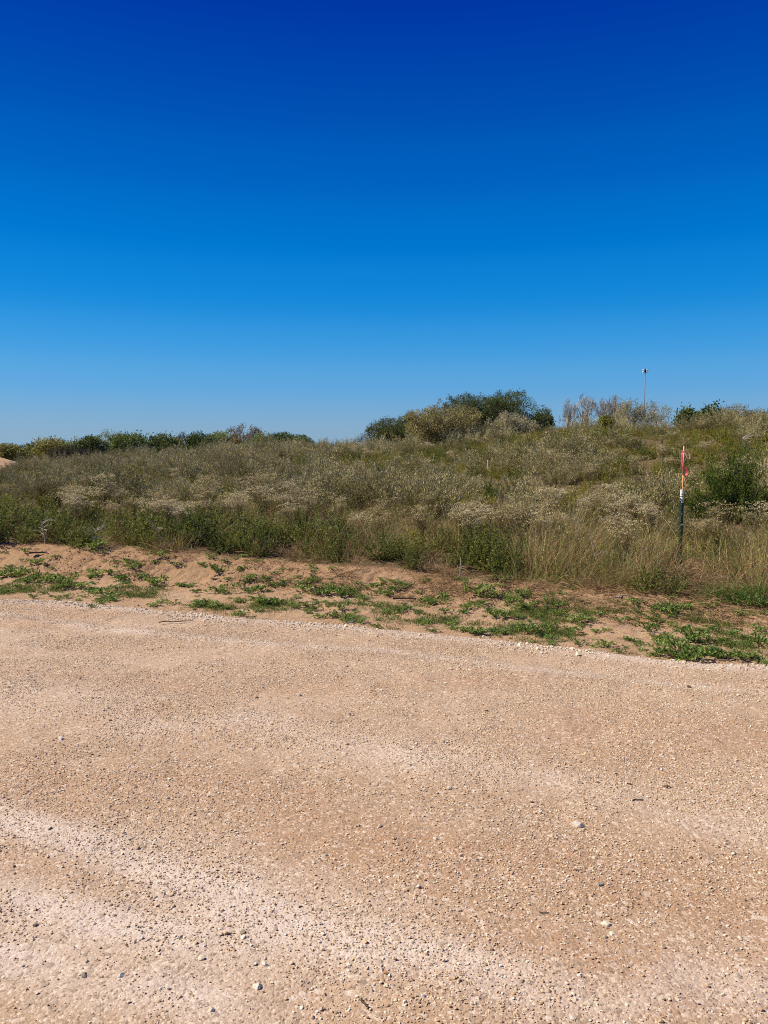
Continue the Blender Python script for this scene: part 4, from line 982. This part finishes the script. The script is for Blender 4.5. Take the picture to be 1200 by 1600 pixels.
# ------------------------------------------------------------------ single stones on the road
ROCKS = [(902, 1292, 18, (.62, .56, .50), 'largest pale speckled rock on the road right of the middle'), (402, 1543, 14, (.70, .66, .58), 'white stone near the bottom of the road left of the middle'),
 (132, 1527, 13, (.27, .235, .20), 'dark grey stone in the lower left of the road'), (190, 1527, 13, (.60, .58, .53), 'light grey stone right beside the dark grey one'),
 (330, 1580, 9, (.66, .58, .47), 'cream stone by the bottom border left of the middle'), (435, 1586, 10, (.68, .60, .50), 'cream flake by the bottom border under the white stone'),
 (75, 1541, 12, (.42, .36, .31), 'brown grey stone left of the dark grey one'), (380, 1457, 9, (.33, .27, .21), 'small dark brown stone inside the pale track'),
 (80, 1297, 9, (.05, .04, .035), 'small black stone at the left end of the pale track'), (322, 1311, 9, (.64, .56, .45), 'cream stone just above the pale track'),
 (702, 1233, 10, (.70, .62, .52), 'rounded cream stone in the middle of the road'), (780, 1299, 10, (.66, .60, .50), 'pale angular stone left of the largest rock'),
 (745, 1348, 11, (.36, .30, .25), 'brown round stone below left of the largest rock'), (826, 1277, 9, (.72, .64, .52), 'thin cream chip above left of the largest rock'),
 (929, 1342, 9, (.68, .60, .49), 'cream stone below right of the largest rock'), (938, 1384, 12, (.33, .30, .28), 'flat dark grey stone below the largest rock'),
 (1042, 1230, 9, (.16, .12, .10), 'dark brown stone on the right of the road'), (947, 1445, 13, (.74, .68, .58), 'flat white flake in the lower right'),
 (958, 1461, 11, (.76, .69, .58), 'white chip touching the flat white flake below it'), (1152, 1527, 12, (.52, .45, .38), 'speckled stone near the lower right border'),
 (1047, 1591, 12, (.72, .66, .56), 'white chip on the bottom border right'), (1157, 1467, 9, (.70, .62, .50), 'cream chip near the right border'),
 (641, 1198, 9, (.25, .24, .23), 'dark grey stone just above the middle of the road'), (1077, 1075, 8, (.14, .10, .08), 'dark lump on the road below the right hand weeds'),
 (401, 1091, 6, (.16, .13, .11), 'small dark stone on the far pale patch'), (468, 1088, 12, (.55, .45, .35), 'lone pale lump right of the far pale patch'),
 (95, 1155, 9, (.72, .68, .62), 'white chip on the far left of the road'), (1036, 1480, 9, (.5, .4, .3), 'tan stone in the lower right above the white chips'),
 (378, 957, 9, (.80, .76, .70), 'bright white chip beside the small dark edge weed'), (548, 973, 10, (.80, .76, .70), 'bright white chip of the gravel rim at the bare sand')]
for i, (px_, py_, wp, col, lb) in enumerate(ROCKS):
    p = spot(px_, py_); me = stone_mesh('rock', solid('rock_stone_%d' % i, tuple(np.array(col) * [.9, .86, .78]), .85, .2, noise=.16, nscale=3.0, bump=.0015), 700 + i, 3, .7)
    o = link(bpy.data.objects.new('rock', me)); k = wp / 1200 * np.linalg.norm(p - [0, 0, EYE]) * 1.05
    o.scale = (k, k, k); o.location = (p[0], p[1], p[2] + k * .07); o.rotation_euler = (0, 0, i * 1.3); meta(o, lb, 'rock')

# ------------------------------------------------------------------ T post with survey stake
def extrude(poly, z0, z1, shear=(0, 0)):
    n = len(poly); V = [(x, y, z0) for x, y in poly] + [(x + shear[0], y + shear[1], z1) for x, y in poly]
    return V, [[i, (i + 1) % n, n + (i + 1) % n, n + i] for i in range(n)]
zb = GZ(POST[0], POST[1])
post = empty('fence_post', (POST[0], POST[1], zb)); meta(post, 'dark green steel fence post with white top, pink ribbons and a thin stake', 'fence post')
top_pt = at(1066, 765, math.hypot(*POST)); HP = top_pt[2] - zb; LX = top_pt[0] - POST[0]
Tp = [(-.024, -.004), (.024, -.004), (.024, .004), (.004, .004), (.004, .034), (-.004, .034), (-.004, .004), (-.024, .004)]
post.rotation_euler = (0, 0, R(-30))
M_pg = solid('green_paint', (.012, .040, .026), .45, .4, noise=.2, nscale=25)
M_pw = solid('white_paint', (.78, .77, .73), .5, .4, noise=.08, nscale=60)
M_black = solid('black_mark', (.015, .02, .018), .6, .3)
def tshape(name, z0, z1, mat):
    g = Geo(); V, Fq = extrude(Tp, z0, z1); V = np.array(V); g.add(V, Fq, (1, 1, 1))
    n = len(Tp)
    g.add([(-.024, -.004, z1), (.024, -.004, z1), (.024, .004, z1), (-.024, .004, z1)], [[0, 1, 2, 3]], (1, 1, 1))
    g.add([(-.004, .004, z1), (.004, .004, z1), (.004, .034, z1), (-.004, .034, z1)], [[0, 1, 2, 3]], (1, 1, 1))
    V = g.v
    for k in range(len(V)): V[k] = V[k] + np.stack([LX * V[k][:, 2] / HP, 0 * V[k][:, 2], 0 * V[k][:, 2]], 1)
    return g.obj(name, mat, post)
tshape('shaft', -.3, HP - .165, M_pg); tshape('painted_top', HP - .165, HP, M_pw)
for k in range(13):                                # studs of the post
    z = HP - .20 - k * .055; 
    if z < .05: break
    g = Geo(); x0 = LX * z / HP; V, Fq = extrude([(-.009, -.013), (.009, -.013), (.009, -.0042), (-.009, -.0042)], z, z + .012); V = np.array(V) + [x0, 0, 0]
    g.add(V, Fq + [[4, 5, 6, 7], [3, 2, 1, 0]], (1, 1, 1)); g.obj('stud', M_pg, post)
def mark(x0, z0, pts):
    g = Geo(); n = len(pts); V = [(x + LX * (z0 + z) / HP + x0, -.0052, z0 + z) for x, z in pts]; g.add(V, [list(range(n))] if n == 4 else [[0, 1, 2, 2]], (1, 1, 1)); g.obj('dark_mark', M_black, post)
mark(0, HP - .066, [(-.006, 0), (.008, 0), (.008, .014), (-.006, .014)])
mark(0, HP - .094, [(-.0238, 0), (.0238, 0), (.0238, .008), (-.0238, .008)])
mark(0, HP - .140, [(-.0235, .006), (.016, 0), (-.0235, .036), (-.0235, .036)])
mark(0, HP - .150, [(-.0238, 0), (.0238, 0), (.0238, .009), (-.0238, .009)])
mark(0, HP - .172 + .009, [(-.0238, 0), (-.008, 0), (-.010, .014), (-.0238, .014)])
# thin stake standing on the post, sprayed orange and pink
M_lath = solid('stake_wood', (.62, .33, .12), .7, .2, noise=.12, nscale=20); M_pinkp = solid('pink_paint', (.85, .40, .32), .6, .3, noise=.15, nscale=30)
M_tape = leafmat('pink_tape', (.80, .10, .17), (.80, .10, .17), .35, .35, .5); M_tapep = leafmat('pale_pink_tape', (.85, .42, .36), (.85, .42, .36), .35, .35, .5)
RS = math.hypot(*POST); Rz = lambda py: at(1067, py, RS)[2] - zb
def box(name, x0, x1, y0, y1, z0, z1, mat, dx=0):
    g = Geo(); V = [(x0, y0, z0), (x1, y0, z0), (x1, y1, z0), (x0, y1, z0), (x0 + dx, y0, z1), (x1 + dx, y0, z1), (x1 + dx, y1, z1), (x0 + dx, y1, z1)]
    g.add(V, [[0, 1, 5, 4], [1, 2, 6, 5], [2, 3, 7, 6], [3, 0, 4, 7], [4, 5, 6, 7], [3, 2, 1, 0]], (1, 1, 1)); return g.obj(name, mat, post)
zt = Rz(697); zo = Rz(742); sx = LX + .002
box('stake', sx - .007, sx + .007, .006, .016, HP - .25, zo, M_lath); box('painted_stake_tip', sx - .007, sx + .007, .006, .016, zo, zt, M_pinkp)
def tape(pts, w, mat, name='ribbon', tw=0.0):
    """flat strip through (px, py, forward) photo points around the stake"""
    g = Geo(); P = []
    for a, b, dy in pts:
        q = at(a, b, RS + dy); P.append([q[0] - POST[0], q[1] - POST[1], q[2] - zb])
    P = np.array(P); c_, s_ = math.cos(R(30)), math.sin(R(30)); P = np.stack([P[:, 0] * c_ - P[:, 1] * s_, P[:, 0] * s_ + P[:, 1] * c_, P[:, 2]], 1)
    # smooth
    t = np.linspace(0, len(P) - 1, len(P) * 4); Q = np.stack([np.interp(t, range(len(P)), P[:, k]) for k in range(3)], 1)
    for _ in range(3): Q[1:-1] = (Q[:-2] + 2 * Q[1:-1] + Q[2:]) / 4
    m = len(Q); d = np.gradient(Q, axis=0); ref = np.array([.25, .9, .3]); S = np.cross(d, ref); S /= np.maximum(np.linalg.norm(S, axis=1, keepdims=True), 1e-9)
    U = np.cross(d, S); U /= np.maximum(np.linalg.norm(U, axis=1, keepdims=True), 1e-9)
    a = np.linspace(0, tw, m)[:, None]; S = S * np.cos(a) + U * np.sin(a)
    V = np.concatenate([Q - S * w / 2, Q + S * w / 2]); i = np.arange(m - 1); g.add(V, np.stack([i, i + 1, i + 1 + m, i + m], 1), (1, 1, 1)); return g.obj(name, mat, post, smooth=True)
tape([(1067, 706, -.02), (1071, 704, -.03), (1076, 707, -.03), (1078.5, 713, -.03), (1077, 717.5, -.03), (1073.5, 716, -.03), (1072, 711, -.03), (1069.5, 707.5, -.02), (1067, 706, -.02)], .011, M_tapep, tw=.6)
tape([(1068, 705, -.01), (1065.5, 709, -.03), (1064.8, 716, -.03), (1064.8, 724, -.03), (1066.5, 731, -.02)], .020, M_tape, tw=.5)
tape([(1067, 707, .03), (1066, 714, .04), (1065.4, 722, .05), (1066.5, 729, .04)], .022, M_tape, tw=-.6)
tape([(1068, 731, -.01), (1071.5, 733, -.03), (1074.5, 737, -.03), (1074, 741, -.03), (1070.5, 741, -.02)], .045, M_tape, 'ribbon_tail', tw=1.2)
tape([(1068.3, 744, -.02), (1069.5, 750, -.03), (1071.5, 755, -.03), (1073, 760.5, -.02)], .012, M_tapep, 'ribbon_tail', tw=.5)
tape([(1066.6, 730, -.02), (1070, 730, -.025), (1070, 733, -.025), (1066.4, 733, -.02)], .012, M_tape, 'ribbon_knot')

# small wooden survey stakes deeper in the field
def small_stake(px, ytop, ybot, wpx, label, p, lean=.0):
    r = math.hypot(p[0], p[1]); q = at(px, ytop, r); H = q[2] - p[2]; wd = wpx / 1200 * r
    g = Geo(); V, Fq = extrude([(-wd / 2, -.01), (wd / 2, -.01), (wd / 2, .01), (-wd / 2, .01)], -.2, H, (lean, 0)); g.add(V, Fq + [[4, 5, 6, 7]], (1, 1, 1))
    o = g.obj('survey_stake', solid('bare_lath', (.66, .56, .40), .8, .2, noise=.1, nscale=30)); o.location = tuple(p); return meta(o, label, 'stake')
small_stake(587.5, 724, 739, 1.7, 'short pale wooden stake alone in the middle of the field', spot_stake, -.02)
small_stake(762.5, 719, 730, 1.0, 'thin faint wooden stake on the slope below the mound', spot(762, 742), .0)
p = spot(134, 712); small_stake(134, 697, 708, 3.2, 'tiny pale marker board before the brown thicket', p)

# ------------------------------------------------------------------ tall mast light beyond the hill
RM = 240.0; q = at(1008.2, 580, RM); zb = GZ(q[0], q[1]); HM = q[2] - zb
mast = empty('mast_light', (q[0], q[1], zb)); meta(mast, 'tall thin steel mast with white floodlights at its top', 'mast')
M_mast = solid('galvanised_steel', (.30, .38, .44), .5, .4, .2, noise=.05, nscale=1); M_lampw = solid('white_housing', (.82, .84, .84), .4, .4, noise=.03, nscale=3); M_hub = solid('dark_hub', (.02, .03, .05), .5)
g = Geo(); g.tube([[0, 0, -1], [0, 0, HM * .5], [0, 0, HM]], .17, .09, (1, 1, 1), 10); g.obj('pole', M_mast, mast)
g = Geo(); g.tube([[0, 0, HM - .45], [0, 0, HM + .45]], .26, .26, (1, 1, 1), 8); g.tube([[0, 0, HM + .45], [0, 0, HM + .75]], .26, .02, (1, 1, 1), 8); g.obj('hub', M_hub, mast)
for k, (dx, dz) in enumerate([(-.52, .30), (.52, .26), (-.5, -.30), (.5, -.22)]):
    g = Geo(); cx, cz = dx, HM + dz
    g.tube([[0, 0, HM + dz * .5], [cx * .7, 0, cz]], .06, .05, (.3, .3, .3), 5)
    V = [(cx - .28, -.25, cz - .2), (cx + .28, -.25, cz - .2), (cx + .22, .22, cz - .14), (cx - .22, .22, cz - .14), (cx - .28, -.28, cz + .2), (cx + .28, -.28, cz + .2), (cx + .22, .18, cz + .2), (cx - .22, .18, cz + .2)]
    g.add(V, [[0, 1, 5, 4], [1, 2, 6, 5], [2, 3, 7, 6], [3, 0, 4, 7], [4, 5, 6, 7], [3, 2, 1, 0]], (1, 1, 1)); g.obj('floodlight', M_lampw, mast)
